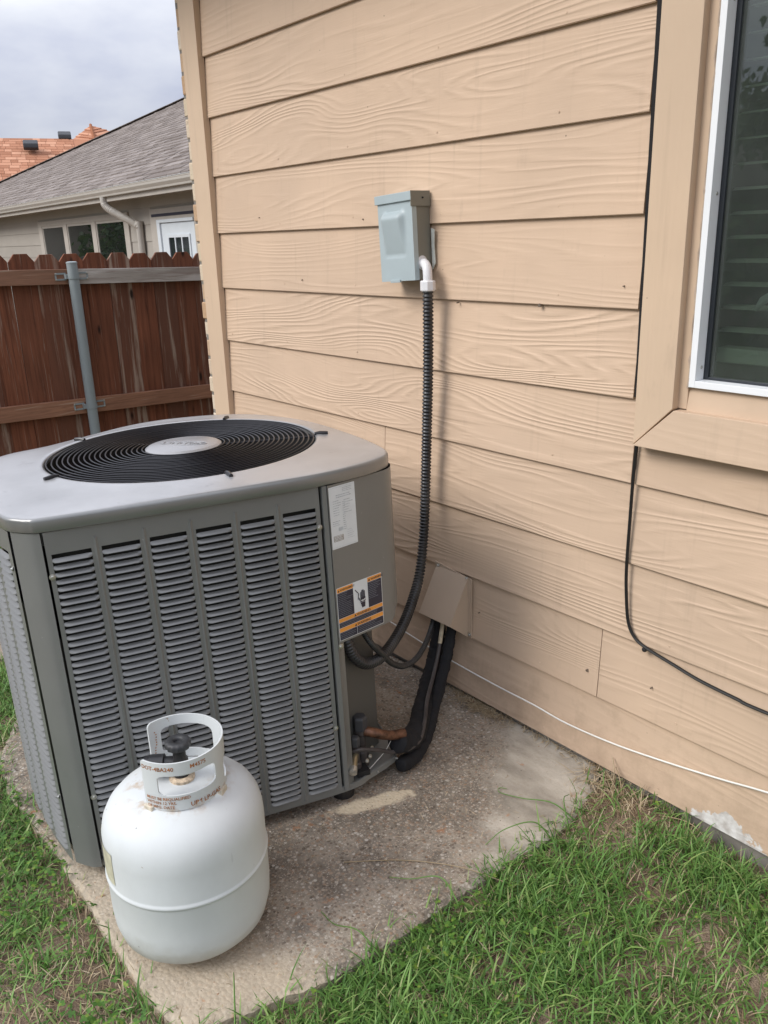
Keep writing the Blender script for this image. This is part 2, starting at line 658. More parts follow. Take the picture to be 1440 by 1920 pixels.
def mk_fence_wood(name, base, dark, pale, wear):
    k = NT(name, base, .8, spec=.2)
    v = k.vadd(k.obj(), k.rvec(41.))
    g = k.noise(k.map(v, (16, 22, 1.1)), 2.4, 5., .62, .5)
    c = k.ramp(g, [(.28, dark), (.5, base), (.72, tuple(q * 1.35 for q in base))])
    c = k.mix(k.math('MULTIPLY', k.ramp(k.noise(v, 2.2, 2.), [(.35, 0.), (.7, 1.)]), .5), c, dark)
    hue = k.math('FRACT', k.math('MULTIPLY', k.rand(), 13.7))
    c = k.mix(k.ramp(k.math('MULTIPLY', hue, .9), [(.55, 0.), (.85, .55)]), c, tuple(q * .5 + .02 for q in base))
    c = k.mix(k.math('MULTIPLY', hue, .45), c, tuple(q * f_ for q, f_ in zip(base, (.72, .95, 1.15))))
    r = k.rand()
    wv = k.noise(k.map(v, (9, 14, .75)), 1.5, 6., .68, .3)
    lim = k.math('ADD', wv, k.math('MULTIPLY', k.math('SUBTRACT', r, .5), .12 + wear))
    c = k.mix(k.ramp(lim, [(.60, 0.), (.72, .8)]), c, pale)
    kn = k.vor(k.map(v, (7.5, 7.5, 2.6)), 1.)
    c = k.mix(k.ramp(kn, [(.05, .95), (.11, 0.)]), c, (.02, .012, .009))
    ln = k.ramp(k.noise(k.map(v, (60, 90, 2.2)), 1., 3., .6), [(.62, 0.), (.7, 1.)])
    c = k.mix(k.math('MULTIPLY', ln, .35), c, pale)
    k.col(c)
    k.bump(k.math('ADD', g, k.noise(k.map(v, (120, 120, 5)), 1., 3.)), .5, .003)
    return k.m


M_PICK = mk_fence_wood('stained_cedar', (.215, .078, .042), (.085, .032, .019), (.38, .29, .225), .14)
M_RAIL = mk_fence_wood('stained_rail', (.34, .165, .098), (.17, .075, .043), (.62, .52, .42), .20)
M_RAILG = mk_fence_wood('greyed_rail', (.42, .345, .285), (.26, .13, .085), (.58, .54, .50), .2)
# rails run along y: swap the grain axis
for _m in (M_RAIL, M_RAILG):
    for _n in _m.node_tree.nodes:
        if _n.type == 'MAPPING':
            s_ = _n.inputs['Scale'].default_value
            _n.inputs['Scale'].default_value = (s_[1], s_[2], s_[0])


def mk_brick():
    k = NT('cream_brick', (.5, .4, .3), .9, spec=.2)
    v = k.vadd(k.obj(), k.rvec(29.))
    c = k.ramp(k.rand(), [(0., (.56, .46, .33)), (.35, (.62, .52, .40)), (.6, (.47, .31, .19)), (.8, (.50, .36, .25)), (1., (.66, .58, .47))])
    c = k.mix(k.ramp(k.noise(v, 38., 4., .6), [(.55, 0.), (.72, .55)]), c, (.26, .19, .14))
    k.col(c)
    k.bump(k.noise(v, 90., 4., .7), .8, .004)
    return k.m


M_BRICK = mk_brick()
M_MORT = plain('mortar', (.20, .185, .165), .95, var=.2, scale=40., bump=.6)


def mk_shingle(name, stops):
    k = NT(name, stops[0][1], .9, spec=.15)
    v = k.geo('Position')
    c = k.ramp(k.geo('Random Per Island'), stops)
    c = k.mix(k.math('MULTIPLY', k.noise(v, 22., 3.), .18), c, tuple(q * .55 for q in stops[0][1]))
    k.col(c)
    k.bump(k.noise(v, 160., 2.), .4, .004)
    return k.m


M_SHG = mk_shingle('grey_shingle', [(0., (.165, .140, .126)), (.5, (.215, .186, .170)), (1., (.275, .242, .224))])
M_SHO = mk_shingle('terracotta_shingle', [(0., (.32, .145, .085)), (.5, (.43, .205, .125)), (1., (.55, .30, .195))])
M_NBW = plain('taupe_siding', (.33, .305, .27), .65, var=.05, scale=2.)
M_NBT = plain('taupe_trim', (.40, .37, .33), .6, var=.05)
M_GUT = plain('gutter_paint', (.44, .415, .375), .4, var=.05)
M_DOOR = plain('white_door', (.58, .63, .67), .45, var=.03)
M_SHADE = plain('shade_strip', (.012, .012, .03), .6)


def mk_glass(name, tint, k0, haze):
    k = NT(name)
    t = k.t
    fr = k.n('Fresnel')
    fr.inputs[0].default_value = 1.5
    f = k.math('MULTIPLY', fr.outputs[0], k0, clamp=True)
    tr = k.n('BsdfTransparent')
    tr.inputs[0].default_value = (*tint, 1)
    gl = k.n('BsdfGlossy')
    gl.inputs['Roughness'].default_value = .012
    ms = k.n('MixShader')
    k.l(f, ms.inputs[0])
    k.l(tr.outputs[0], ms.inputs[1])
    k.l(gl.outputs[0], ms.inputs[2])
    t.nodes.remove(k.b)
    df = k.n('BsdfDiffuse')
    df.inputs[0].default_value = (.30, .34, .31, 1)
    m2_ = k.n('MixShader')
    k.l(k.ramp(k.noise(k.obj(), 5., 4., .6), [(.3, haze * .6), (.75, haze * 1.4)]), m2_.inputs[0])
    k.l(ms.outputs[0], m2_.inputs[1])
    k.l(df.outputs[0], m2_.inputs[2])
    k.l(m2_.outputs[0], t.nodes['Material Output'].inputs['Surface'])
    return k.m


M_GLASS = mk_glass('window_glass', (.66, .73, .69), 2.2, .10)
M_GLASSN = mk_glass('neighbour_glass', (.5, .6, .62), 2.6, .03)
M_SLAT = plain('blind_slat', (.74, .74, .66), .5, var=.04)
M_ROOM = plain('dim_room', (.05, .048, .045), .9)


# ------------------------------------------------------------------ ground
def gz(x, y):
    """ground height (soil)"""
    z = -.042 + .007 * np.sin(3.1 * x + 1.3 * y) + .008 * np.sin(5.3 * y - 2.2 * x + 1.) + .004 * np.sin(17 * x + 3) * np.sin(15 * y)
    t = np.clip((-x - .15) / 1.7, 0, 1)
    z = z - .22 * t * t * (3 - 2 * t)
    m = np.exp(-(((x - 2.09) / .13) ** 2 + ((y + .09) / .10) ** 2))
    z = z + .030 * m
    z = z - .026 * np.exp(-((y - .02) / .07) ** 2) * np.clip((x - 2.12) / .12, 0, 1)
    far = np.clip((np.hypot(x, y) - 8) / 20, 0, 1)
    return z - .15 * far


def ground():
    xs = np.r_[-300, -120, -60, -35, -20, -12, np.arange(-8, -2.4, .4), np.arange(-2.4, 4.6, .05), np.arange(4.6, 9, .4), 14, 30, 80, 300]
    ys = np.r_[-300, -120, -60, -35, -20, np.arange(-12, -2.8, .4), np.arange(-2.8, 1.2, .05), np.arange(1.2, 6, .4), 9, 14, 25, 50, 120, 300]
    X, Y = np.meshgrid(xs, ys, indexing='ij')
    Z = gz(X, Y)
    n, m = X.shape
    vs = np.c_[X.ravel(), Y.ravel(), Z.ravel()]
    i, j = np.meshgrid(np.arange(n - 1), np.arange(m - 1), indexing='ij')
    a = (i * m + j).ravel()
    fs = np.c_[a, a + m, a + m + 1, a + 1]
    return struct(raw('ground', vs, fs, M_SOIL, smooth=True))


ground()

PAD = [(-.25, .02), (-.25, -1.04), (.42, -1.06), (.58, -1.17), (.72, -1.245), (.9, -1.262), (1.4, -1.25), (1.70, -1.252), (1.84, -1.248), (1.895, -1.21), (1.925, -1.12), (1.958, -1.0),
       (1.972, -.85), (1.978, -.64), (1.985, -.44), (1.988, -.22), (1.968, -.16), (1.952, -.09), (1.935, -.04), (1.90, .02)]


def pad():
    pts = []
    for i, a in enumerate(PAD):
        b = PAD[(i + 1) % len(PAD)]
        n = max(1, int(math.dist(a, b) / .012))
        for k in range(n):
            t = k / n
            pts.append((a[0] + (b[0] - a[0]) * t, a[1] + (b[1] - a[1]) * t))
    bm = B()
    top, mid, bot = [], [], []
    for i, (x, y) in enumerate(pts):
        j = .003 * math.sin(i * .11) + .0025 * math.sin(i * .37 + 1) + random.uniform(-.0022, .0022)
        cx, cy = .85, -.6
        d = math.hypot(x - cx, y - cy)
        ux, uy = (x - cx) / d, (y - cy) / d
        if y > 0:
            j = 0
        top.append(bm.verts.new((x + ux * (j - .012), y + uy * (j - .012), -.02)))
        mid.append(bm.verts.new((x + ux * (j + .002), y + uy * (j + .002), -.027 + random.uniform(-.004, .002))))
        bot.append(bm.verts.new((x + ux * (j + .004), y + uy * (j + .004), -.16)))
    n = len(pts)
    bm.faces.new(top)
    for i in range(n):
        k = (i + 1) % n
        bm.faces.new((top[i], mid[i], mid[k], top[k]))
        bm.faces.new((mid[i], bot[i], bot[k], mid[k]))
    return struct(finish('concrete_pad', bm, M_CONC))


pad()


def in_pad(x, y, grow=0.):
    r = np.zeros(x.shape, bool)
    P = np.array(PAD)
    c = np.array([.85, -.6])
    d = P - c
    P = P + d / np.linalg.norm(d, axis=1)[:, None] * grow
    j = len(P) - 1
    for i in range(len(P)):
        xi, yi = P[i]
        xj, yj = P[j]
        cond = ((yi > y) != (yj > y)) & (x < (xj - xi) * (y - yi) / (yj - yi + 1e-12) + xi)
        r ^= cond
        j = i
    return r


# ------------------------------------------------------------------ the house wall
S = .2032
house = thing('house', 'tan lap siding house wall with cream brick corner and window trim', 'house')
bm = B()
box(bm, (-.07, .0195, 0.0), (1.975, .10, 2.62))
box(bm, (1.975, .0195, 0.0), (3.52, .10, 1.0))
box(bm, (1.975, .0195, 2.22), (3.52, .10, 2.62))
box(bm, (3.52, .0195, 0.0), (5.2, .10, 2.62))
finish('sheathing', bm, M_FELT, house)
bm = B()
box(bm, (-.06, .018, -.30), (5.2, .12, -.004))
finish('foundation', bm, M_FOUND, house)


def board(x0, x1, zb, mat, h=.2352, dy=0., rot=0.):
    bm = B()
    t = .0102
    a, b = random.uniform(-.0012, .0004), .0116
    prism(bm, [(0, a, 0), (0, a + t, .0004), (0, b + t, h), (0, b, h)], (x1 - x0, 0, 0))
    bmesh.ops.recalc_face_normals(bm, faces=bm.faces)
    ed = [e for e in bm.edges if all(abs(v.co.z) < .002 for v in e.verts) and abs(e.verts[0].co.x - e.verts[1].co.x) > .1]
    bmesh.ops.bevel(bm, geom=ed, offset=.0014, segments=2, affect='EDGES')
    return finish('siding_board', bm, mat, house, loc=(x0, dy, zb))


XL = .036
for k in range(13):
    zb = k * S
    m = M_SIDE
    if k == 0:
        seg = [(XL, 2.62), (2.623, 5.2)]
        m = M_SIDEP
    elif k == 1:
        seg = [(XL, 1.889), (1.891, 5.2)]
    elif k == 3:
        seg = [(XL, 1.013), (1.0155, 4.4), (4.4025, 5.2)]
    elif k == 2:
        seg = [(XL, 3.1), (3.1025, 5.2)]
    elif k == 4:
        seg = [(XL, 1.951), (1.9635, 5.2)]
    elif k <= 10:
        seg = [(XL, 1.9335 + .0018 * (10 - k)), (3.535, 5.2)]
    else:
        seg = [(XL, 2.9), (2.9025, 5.2)]
    for i, (a, b) in enumerate(seg):
        board(a, b, zb, m)
# black strip painting in the shade of the gap between boards and casing
bm = B()
prism(bm, [(1.9342, .0035, 2.235), (1.9438, .0035, 1.02), (1.968, .0035, 1.02), (1.968, .0035, 2.235)], (0, .0155, 0))
finish('joint_shade_strip', bm, M_FELT, house)
# corner board, window casing
bm = B()
box(bm, (-.085, -.018, .0), (XL - .0015, .008, 2.6))
finish('corner_trim', bm, M_TRIMV, house, bevel=.0015, loc=(0, 0, 0))
bm = B()
x0, x1, z0, z1 = 1.973, 2.067, .919, 1.0135
prism(bm, [(x0, -.034, z0), (x1, -.034, z1), (x1, -.034, 2.20), (x0, -.034, 2.20)], (0, .031, 0))
finish('window_trim', bm, M_TRIMV, house, bevel=.0015)
bm = B()
prism(bm, [(x0 + .0035, -.041, z0 - .001), (3.52, -.041, z0 - .001), (3.426, -.034, z1 - .003), (x1 + .0035, -.034, z1 - .003)], (0, .036, 0))
finish('window_trim', bm, M_TRIMH, house, bevel=.0015)
bm = B()
prism(bm, [(3.52, -.034, z0 + .002), (3.52, -.034, 2.20), (3.43, -.034, 2.20), (3.43, -.034, z1)], (0, .031, 0))
finish('window_trim', bm, M_TRIMV, house, bevel=.0015)
bm = B()
box(bm, (1.96, -.034, 2.203), (3.535, -.003, 2.33))
finish('window_trim', bm, M_TRIMH, house, bevel=.0015)
# inner casing (brick mould) round the window
bm = B()
ix0, ix1, iz0, iz1 = 2.067, 3.43, 1.013, 2.20
wx0, wx1, wz0, wz1 = 2.0885, 3.408, 1.061, 2.175
box(bm, (ix0 - .01, -.012, iz0), (wx0, .03, iz1))
box(bm, (wx1, -.012, iz0), (ix1 + .01, .03, iz1))
prism(bm, [(wx0, -.014, iz0 - .008), (wx0, -.006, wz0), (wx0, .03, wz0), (wx0, .03, iz0 - .008)], (wx1 - wx0, 0, 0))
box(bm, (wx0, -.012, wz1), (wx1, .03, iz1 + .01))
finish('inner_casing', bm, M_FLAT, house, bevel=.0015)
# caulk bead
bm = B()
pts = [(wx0 + .001 + .0018 * math.sin(i * 1.7) + random.uniform(-.001, .001), -.0145 + random.uniform(-.001, .001), wz0 + i * .02) for i in range(56)]
tube(bm, pts, [.0028 + random.uniform(-.0012, .0014) for _ in pts], 6)
finish('caulk_bead', bm, M_CAULK, house, smooth=True)
# the white vinyl window itself
bm = B()
fw = .0145
for (a, b, c, d) in ((wx0 + .003, wx0 + .003 + fw, wz0 + .002, wz1), (wx1 - fw - .003, wx1 - .003, wz0 + .002, wz1)):
    box(bm, (a, -.018, c), (b, .045, d))
box(bm, (wx0 + .003 + fw, -.0182, wz0 + .002), (wx1 - fw - .003, .045, wz0 + .002 + fw))
box(bm, (wx0 + .003 + fw, -.018, wz1 - fw), (wx1 - fw - .003, .045, wz1))
win = finish('window', bm, M_VINYL, house, bevel=.0012)
bm = B()
gx0, gx1, gz0, gz1 = wx0 + .003 + fw, wx1 - .003 - fw, wz0 + .002 + fw, wz1 - fw
box(bm, (gx0, .014, gz0), (gx0 + .011, .03, gz1))
box(bm, (gx1 - .011, .014, gz0), (gx1, .03, gz1))
box(bm, (gx0 + .011, .014, gz0), (gx1 - .011, .03, gz0 + .006))
box(bm, (gx0 + .011, .014, gz1 - .012), (gx1 - .011, .03, gz1))
finish('glazing_gasket', bm, plain('dark_gasket', (.02, .025, .032), .45), win, bevel=.001)
bm = B()
box(bm, (gx0 + .006, .019, gz0 + .003), (gx1 - .006, .023, gz1 - .006))
finish('pane', bm, M_GLASS, win)
for z in (1.105, 1.455, 1.80):
    bm = B()
    lathe(bm, [(.0038, 0), (.0036, .0012), (.002, .0022), (.0006, .0024)], 10, aim((gx0, .003, z), (1, 0, 0)))
    finish('screw', bm, M_ZINC, win, smooth=True)
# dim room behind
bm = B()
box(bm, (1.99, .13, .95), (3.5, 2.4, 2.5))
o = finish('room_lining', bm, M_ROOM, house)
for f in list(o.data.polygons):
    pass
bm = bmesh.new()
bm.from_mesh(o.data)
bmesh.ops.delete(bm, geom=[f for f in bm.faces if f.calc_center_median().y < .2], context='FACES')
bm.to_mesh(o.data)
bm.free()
# painted nail heads along the lower edge of each board
bm = B()
lathe(bm, [(.0030, .0), (.0028, .0006), (.0012, .0009), (.0002, .0006)], 8, aim((0, 0, 0), (0, -1, 0)))
nail0 = finish('nail_head', bm, M_SIDE, house, smooth=True, loc=(.07, .0006, .026))
for k in range(12):
    for i in range(6):
        x = .075 + i * .406 + random.uniform(-.02, .02)
        if (k, i) == (0, 0) or x > (2.6 if k < 4 else 1.9):
            continue
        inst('nail_head', nail0.data, house, Matrix.Translation((x, .0006, k * S + .026 + random.uniform(-.004, .004))))
# nails and dings
for (x, z, r) in ((1.655, 1.218, .0045), (.35, 1.47, .0016), (1.36, 1.213, .002), (.95, 1.445, .0018), (1.9, 1.27, .0016), (1.45, .30, .0016), (1.855, .27, .0032), (2.05, .30, .002), (1.30, .39, .002), (.6, 1.26, .002)):
    bm = B()
    tube(bm, [(x, .0055, z), (x, -.0035, z - .001)], r, 8)
    finish('nail', bm, M_NAIL, house, smooth=True)
# eave
bm = B()
box(bm, (-.55, -.50, 2.60), (5.6, .02, 2.618))
finish('soffit', bm, M_SOFF, house)
bm = B()
box(bm, (-.55, -.525, 2.58), (5.6, -.5015, 2.75))
finish('fascia', bm, M_FLAT, house, bevel=.003)
bm = B()
prism(bm, [(-.6, -.56, 2.752), (-.6, 3.5, 4.75), (-.6, 3.5, 4.65), (-.6, -.56, 2.72)], (6.3, 0, 0))
finish('roof', bm, M_SHG, house)
# brick return at the corner
bm = B()
box(bm, (-.1420, .003, -.12), (-.072, 4.0, 2.6))
finish('mortar_bed', bm, M_MORT, house)
bmesh_b = B()
box(bmesh_b, (-.034, 0, -.0325), (.034, .193, .0325))
bmesh.ops.bevel(bmesh_b, geom=bmesh_b.edges[:], offset=.004, segments=1, affect='EDGES')
brick_o = finish('brick', bmesh_b, M_BRICK, house)
brick_me = brick_o.data
first = True
for i in range(34):
    z = -.02 + i * .0762
    ys = (0., .203, .406) if i % 2 else (-.101, .102, .305)
    for j, y in enumerate(ys):
        o = brick_o if first else inst('brick', brick_me, house)
        first = False
        sx = 1.
        yy = y
        if y < 0:
            yy, sy = 0., .475
        else:
            sy = 1.
        o.location = (-.1105 + random.uniform(-.005, .005), yy + random.uniform(-.003, .003), z + random.uniform(-.002, .002))
        o.scale = (random.uniform(.96, 1.04), sy, random.uniform(.96, 1.08))
        o.rotation_euler = (random.uniform(-.012, .012), random.uniform(-.02, .02), random.uniform(-.012, .012))

# window blind inside
blind = thing('window_blind', 'pale slatted blind hanging behind the dark window glass', 'blind', (2.75, .085, 1.08))
slat_bm = B()
prism(slat_bm, [(-.645, -.025, -.004), (-.645, -.012, .0015), (-.645, .012, .0035), (-.645, .025, .0025), (-.645, .012, .0005), (-.645, -.012, -.0015)], (1.29, 0, 0))
slat_o = finish('slat', slat_bm, M_SLAT, blind)
slat_o.location = (0, 0, .10)
for i in range(1, 22):
    inst('slat', slat_o.data, blind, Matrix.Translation((0, 0, .10 + i * .0475)))
bm = B()
box(bm, (-.645, -.024, .03), (.645, .024, .062))
finish('bottom_rail', bm, M_SLAT, blind, bevel=.004)
for x in (-.44, 0, .44):
    bm = B()
    box(bm, (x - .008, -.0265, .03), (x + .008, -.0255, 1.12))
    finish('ladder_tape', bm, M_SLAT, blind)
bm = B()
tube(bm, [(-.56, -.04, .145), (-.545, -.04, .165), (-.50, -.04, .195)], [.004, .009, .008], 10)
finish('cord_tassel', bm, M_PVC, blind, smooth=True)

# ------------------------------------------------------------------ air conditioner
AC_M = Matrix(((0.9629903, 0.2685002, -0.0236056, 1.3979), (-0.2688123, 0.9631278, -0.0111673, -1.1933), (0.0197368, 0.0170995, 0.9996590, .02), (0, 0, 0, 1)))
ac = thing('air_conditioner', 'large grey air conditioner cabinet with louvered sides and round fan grille on concrete', 'air conditioner')
ac.matrix_basis = AC_M
H = .8192
U0, UP, UW = .014, .0995, .079      # louver columns: first start, pitch, width
ZL0, NL = .014, 47
ZP = (.768 - ZL0) / NL


def louver_mesh():
    """one pressed louver: X outwards, Y along the panel, Z up"""
    us = [0., .0035, .010, UW / 2, UW - .010, UW - .0035, UW]
    fs_ = [0., .6, 1., 1., 1., .6, 0.]
    rows = []
    for zz, nn in ((.0080, -.0035), (.0060, -.0010), (.0032, .0026), (.0010, .0046), (.0002, .0051), (-.0006, .0040)):
        rows.append((zz, nn))
    vs, fc = [], []
    for zz, nn in rows:
        for u, f in zip(us, fs_):
            n_ = nn * f if nn > 0 else nn * (.4 + .6 * f)
            vs.append((n_, u, zz if f > .5 else zz * .8 + .0012))
    m = len(us)
    for i in range(len(rows) - 1):
        for j in range(m - 1):
            fc.append((i * m + j, (i + 1) * m + j, (i + 1) * m + j + 1, i * m + j + 1))
    me = D.meshes.new('louver')
    me.from_pydata(vs, [], fc)
    me.polygons.foreach_set('use_smooth', [True] * len(fc))
    me.update()
    me.set_sharp_from_angle(angle=R(50))
    me.materials.append(M_CABR)
    return me, vs, fc


LOUV, LV, LF = louver_mesh()


def frame2d(p0, p1):
    """basis matrix with X outward, Y along p0->p1 (outward is to the right), Z up"""
    t = Vector((p1[0] - p0[0], p1[1] - p0[1], 0)).normalized()
    n = Vector((t.y, -t.x, 0))
    M = Matrix(((n.x, t.x, 0, p0[0]), (n.y, t.y, 0, p0[1]), (0, 0, 1, 0), (0, 0, 0, 1)))
    return M


count_l = 0
rest_v, rest_f = [], []


def add_louver(M):
    global count_l
    if count_l < 300:
        inst('louver', LOUV, ac, M)
        count_l += 1
    else:
        b0 = len(rest_v)
        rest_v.extend([tuple(M @ Vector(v)) for v in LV])
        rest_f.extend([tuple(i + b0 for i in f) for f in LF])


def strip_rect(bm, M, u0, u1, z0, z1, n=0., t=.0016):
    a = [M @ Vector((n, u0, z0)), M @ Vector((n, u1, z0)), M @ Vector((n, u1, z1)), M @ Vector((n, u0, z1))]
    prism(bm, a, (M.to_3x3() @ Vector((-t, 0, 0))))


# front louvered panel
MF = frame2d((0., 0.), (0., 1.))
bm = B()
ZB = -.007
edges = [.0045] + [e for c in range(6) for e in (U0 + UP * c, U0 + UP * c + UW)] + [.601]
for i in range(0, len(edges), 2):
    strip_rect(bm, MF, edges[i], edges[i + 1], ZL0, ZL0 + NL * ZP + .002)
strip_rect(bm, MF, .0045, .601, ZB, ZL0)
strip_rect(bm, MF, .0045, .601, ZL0 + NL * ZP + .002, H)
for c in range(1, 6):       # pressed rib between two columns
    u = U0 + UP * c - (UP - UW) / 2
    prism(bm, [MF @ Vector((.0002, u - .004, -.002)), MF @ Vector((.003, u, .004)), MF @ Vector((.003, u, .790)), MF @ Vector((.0002, u - .004, .796))], (0, .0004, 0))
    prism(bm, [MF @ Vector((.0002, u + .0045, -.002)), MF @ Vector((.003, u + .0005, .004)), MF @ Vector((.003, u + .0005, .790)), MF @ Vector((.0002, u + .0045, .796))], (0, -.0004, 0))
# folded rim
strip_rect(bm, MF, .0045, .0062, ZB, H, -.0016, .014)
strip_rect(bm, MF, .5992, .601, ZB, H, -.0016, .014)
finish('louver_panel', bm, M_CAB, ac)
for c in range(6):
    for r in range(NL):
        add_louver(MF @ Matrix.Translation((0, U0 + UP * c, ZL0 + r * ZP)))


def shell(name, path, z0, z1, mat, parent=ac, t=.0015, zf=None, smooth=True):
    """sheet along a 2d path; zf(i) can raise the lower edge"""
    bm = B()
    n = len(path)
    A, Bq = [], []
    for i, (x, y) in enumerate(path):
        za = z0 if zf is None else zf(i / (n - 1))
        A.append(bm.verts.new((x, y, za)))
        Bq.append(bm.verts.new((x, y, z1)))
    for i in range(n - 1):
        bm.faces.new((A[i], A[i + 1], Bq[i + 1], Bq[i]))
    # thickness: fold the edges inwards
    for i in range(n - 1):
        p, q = Vector((*path[i], 0)), Vector((*path[i + 1], 0))
    return finish(name, bm, mat, parent, smooth=smooth, ang=50)


# left corner post
post = catmull([(-.001, -.001), (-.0085, -.019), (-.024, -.036), (-.047, -.056)], 5)
path = [(post[0][0] - .012, post[0][1] + .001)] + [tuple(p) for p in post] + [(post[-1][0] + .002, post[-1][1] + .01)]
shell('corner_post', path, -.006, H, M_CAB)
# left side: louver columns on a bowed side
lp = catmull([(-.052, -.061), (-.159, -.094), (-.316, -.128), (-.46, -.141), (-.62, -.135), (-.76, -.105)], 16)
lp, ls = resample(lp, .004)


def at(s):
    return (float(np.interp(s, ls, lp[:, 0])), float(np.interp(s, ls, lp[:, 1])))


bm = B()
ncol = int((ls[-1] - .02) / UP)
zt = ZL0 + NL * ZP + .002
cols = []
for c in range(ncol):
    a = .022 + UP * c
    cols.append((a, a + UW))
Ls = [0.] + [e for c in cols for e in c] + [ls[-1]]


def sheet(bm, a, b, z0, z1, n):
    pr = None
    for i in range(n + 1):
        x, y = at(a + (b - a) * i / n)
        cur = (bm.verts.new((x, y, z0)), bm.verts.new((x, y, z1)))
        if pr:
            bm.faces.new((pr[0], cur[0], cur[1], pr[1]))
        pr = cur


for i in range(0, len(Ls), 2):
    sheet(bm, Ls[i], Ls[i + 1], ZL0, zt, 1)
for i in range(len(Ls) - 1):
    sheet(bm, Ls[i], Ls[i + 1], ZB, ZL0, 1)
    sheet(bm, Ls[i], Ls[i + 1], zt, H, 1)
finish('louver_panel', bm, M_CAB, ac)
for (a, b) in cols:
    p0, p1 = at(b), at(a)
    M = frame2d(p0, p1)
    for r in range(NL - 1, -1, -1):
        add_louver(M @ Matrix.Translation((0, 0, ZL0 + r * ZP)))
# back and far sides
far = catmull([(-.76, -.105), (-.80, -.06), (-.80, .06), (-.85, .18), (-.90, .305), (-.925, .43), (-.893, .575), (-.825, .668), (-.725, .735), (-.60, .785), (-.431, .812), (-.30, .824)], 6)
shell('back_panel', [tuple(p) for p in far], -.006, H, M_CAB)
# right post beside the black gap
shell('corner_post', [(-.022, .6085), (-.001, .6075), (.002, .6095), (.0024, .6195), (-.004, .6245), (-.014, .640), (-.06, .641)], -.006, H, M_CAB)
# wiring compartment cover
CP0, CP1 = (.0035, .622), (-.0425, .765)
MC = frame2d(CP0, CP1)
cpl = math.dist(CP0, CP1)
cp = [(-.002, .6222), CP0] + [(CP0[0] + (CP1[0] - CP0[0]) * t, CP0[1] + (CP1[1] - CP0[1]) * t) for t in np.linspace(.1, 1, 8)]
cp += [tuple(p) for p in catmull([CP1, (-.056, .796), (-.077, .817), (-.108, .829), (-.17, .829)], 6)[1:]]
cpd = np.r_[0, np.cumsum([math.dist(cp[i], cp[i + 1]) for i in range(len(cp) - 1)])]


def czf(t):
    s = float(np.interp(t * (len(cp) - 1), np.arange(len(cp)), cpd))
    e = .205
    if s > e - .03:
        q = min(1., (s - (e - .03)) / .03)
        return .415 + .03 * (1 - math.sqrt(max(0, 1 - q * q)))
    return .415


shell('control_cover', cp, .415, H - .0005, M_CAB, zf=czf)
bm = B()      # underside lip of the cover
lo = [Vector((x, y, czf(i / (len(cp) - 1)))) for i, (x, y) in enumerate(cp)]
for i in range(1, len(lo) - 1):
    a, b = lo[i], lo[i + 1]
    c = Vector((-.2, .66, 0))
    ia = a + (Vector((c.x, c.y, a.z)) - a).normalized() * .012
    ib = b + (Vector((c.x, c.y, b.z)) - b).normalized() * .012
    bm.faces.new([bm.verts.new(q) for q in (a, b, ib, ia)])
bmesh.ops.remove_doubles(bm, verts=bm.verts[:], dist=1e-5)
finish('cover_lip', bm, M_CAB, ac)
# recess for the valves
bm = B()
prism(bm, [(-.06, .641, -.01), (-.150, .770, -.01), (-.152, .770, -.01), (-.062, .641, -.01)], (0, 0, .44))
prism(bm, [(-.150, .770, -.01), (-.30, .815, -.01), (-.302, .813, -.01), (-.152, .768, -.01)], (0, 0, .44))
finish('recess_wall', bm, steel('recess_paint', (.10, .099, .09), .5, .4), ac)
bm = B()
prism(bm, [(-.17, .829, .43), (-.30, .826, .43), (-.30, .824, .43), (-.17, .827, .43)], (0, 0, H - .43))
prism(bm, [(-.16, .829, .432), (-.30, .822, .432), (-.30, .64, .432), (-.08, .64, .432)], (0, 0, .003))
finish('side_panel', bm, M_CAB, ac)
# base pan
outl = [tuple(p) for p in catmull([(-.012, .01), (-.008, .3), (-.002, .61), (-.024, .69), (-.050, .755), (-.072, .788), (-.12, .80), (-.28, .81), (-.431, .805), (-.72, .73), (-.88, .57), (-.91, .43), (-.88, .30), (-.79, .1), (-.74, -.07), (-.45, -.115), (-.16, -.075), (-.05, -.035)], 5, True)]
bm = B()
sc = lambda k: [(-.45 + (x + .45) * k, .36 + (y - .36) * k) for x, y in outl]
rings = []
for k, z in ((1.0, -.012), (1.0, .004), (.992, .005), (.985, .001), (.2, .001)):
    rings.append([bm.verts.new((x, y, z)) for x, y in sc(k)])
for a, b in zip(rings[:-1], rings[1:]):
    for i in range(len(a)):
        j = (i + 1) % len(a)
        bm.faces.new((a[i], a[j], b[j], b[i]))
bm.faces.new(rings[-1])
bm.faces.new(rings[0][::-1])
finish('base_pan', bm, M_CAB, ac, smooth=True)
for (x, y) in ((-.05, .03), (-.05, .62), (-.7, .1), (-.7, .62)):
    bm = B()
    lathe(bm, [(.030, -.055), (.030, -.010)], 14, Matrix.Translation((x, y, 0)))
    finish('foot', bm, M_BLKPL, ac)
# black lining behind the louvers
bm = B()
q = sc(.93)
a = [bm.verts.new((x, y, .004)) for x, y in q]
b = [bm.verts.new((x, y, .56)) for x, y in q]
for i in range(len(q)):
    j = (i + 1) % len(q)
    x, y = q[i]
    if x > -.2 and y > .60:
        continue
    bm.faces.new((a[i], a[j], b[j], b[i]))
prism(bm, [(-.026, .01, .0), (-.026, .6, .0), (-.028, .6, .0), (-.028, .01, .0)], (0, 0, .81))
finish('coil_lining', bm, M_DARK, ac)
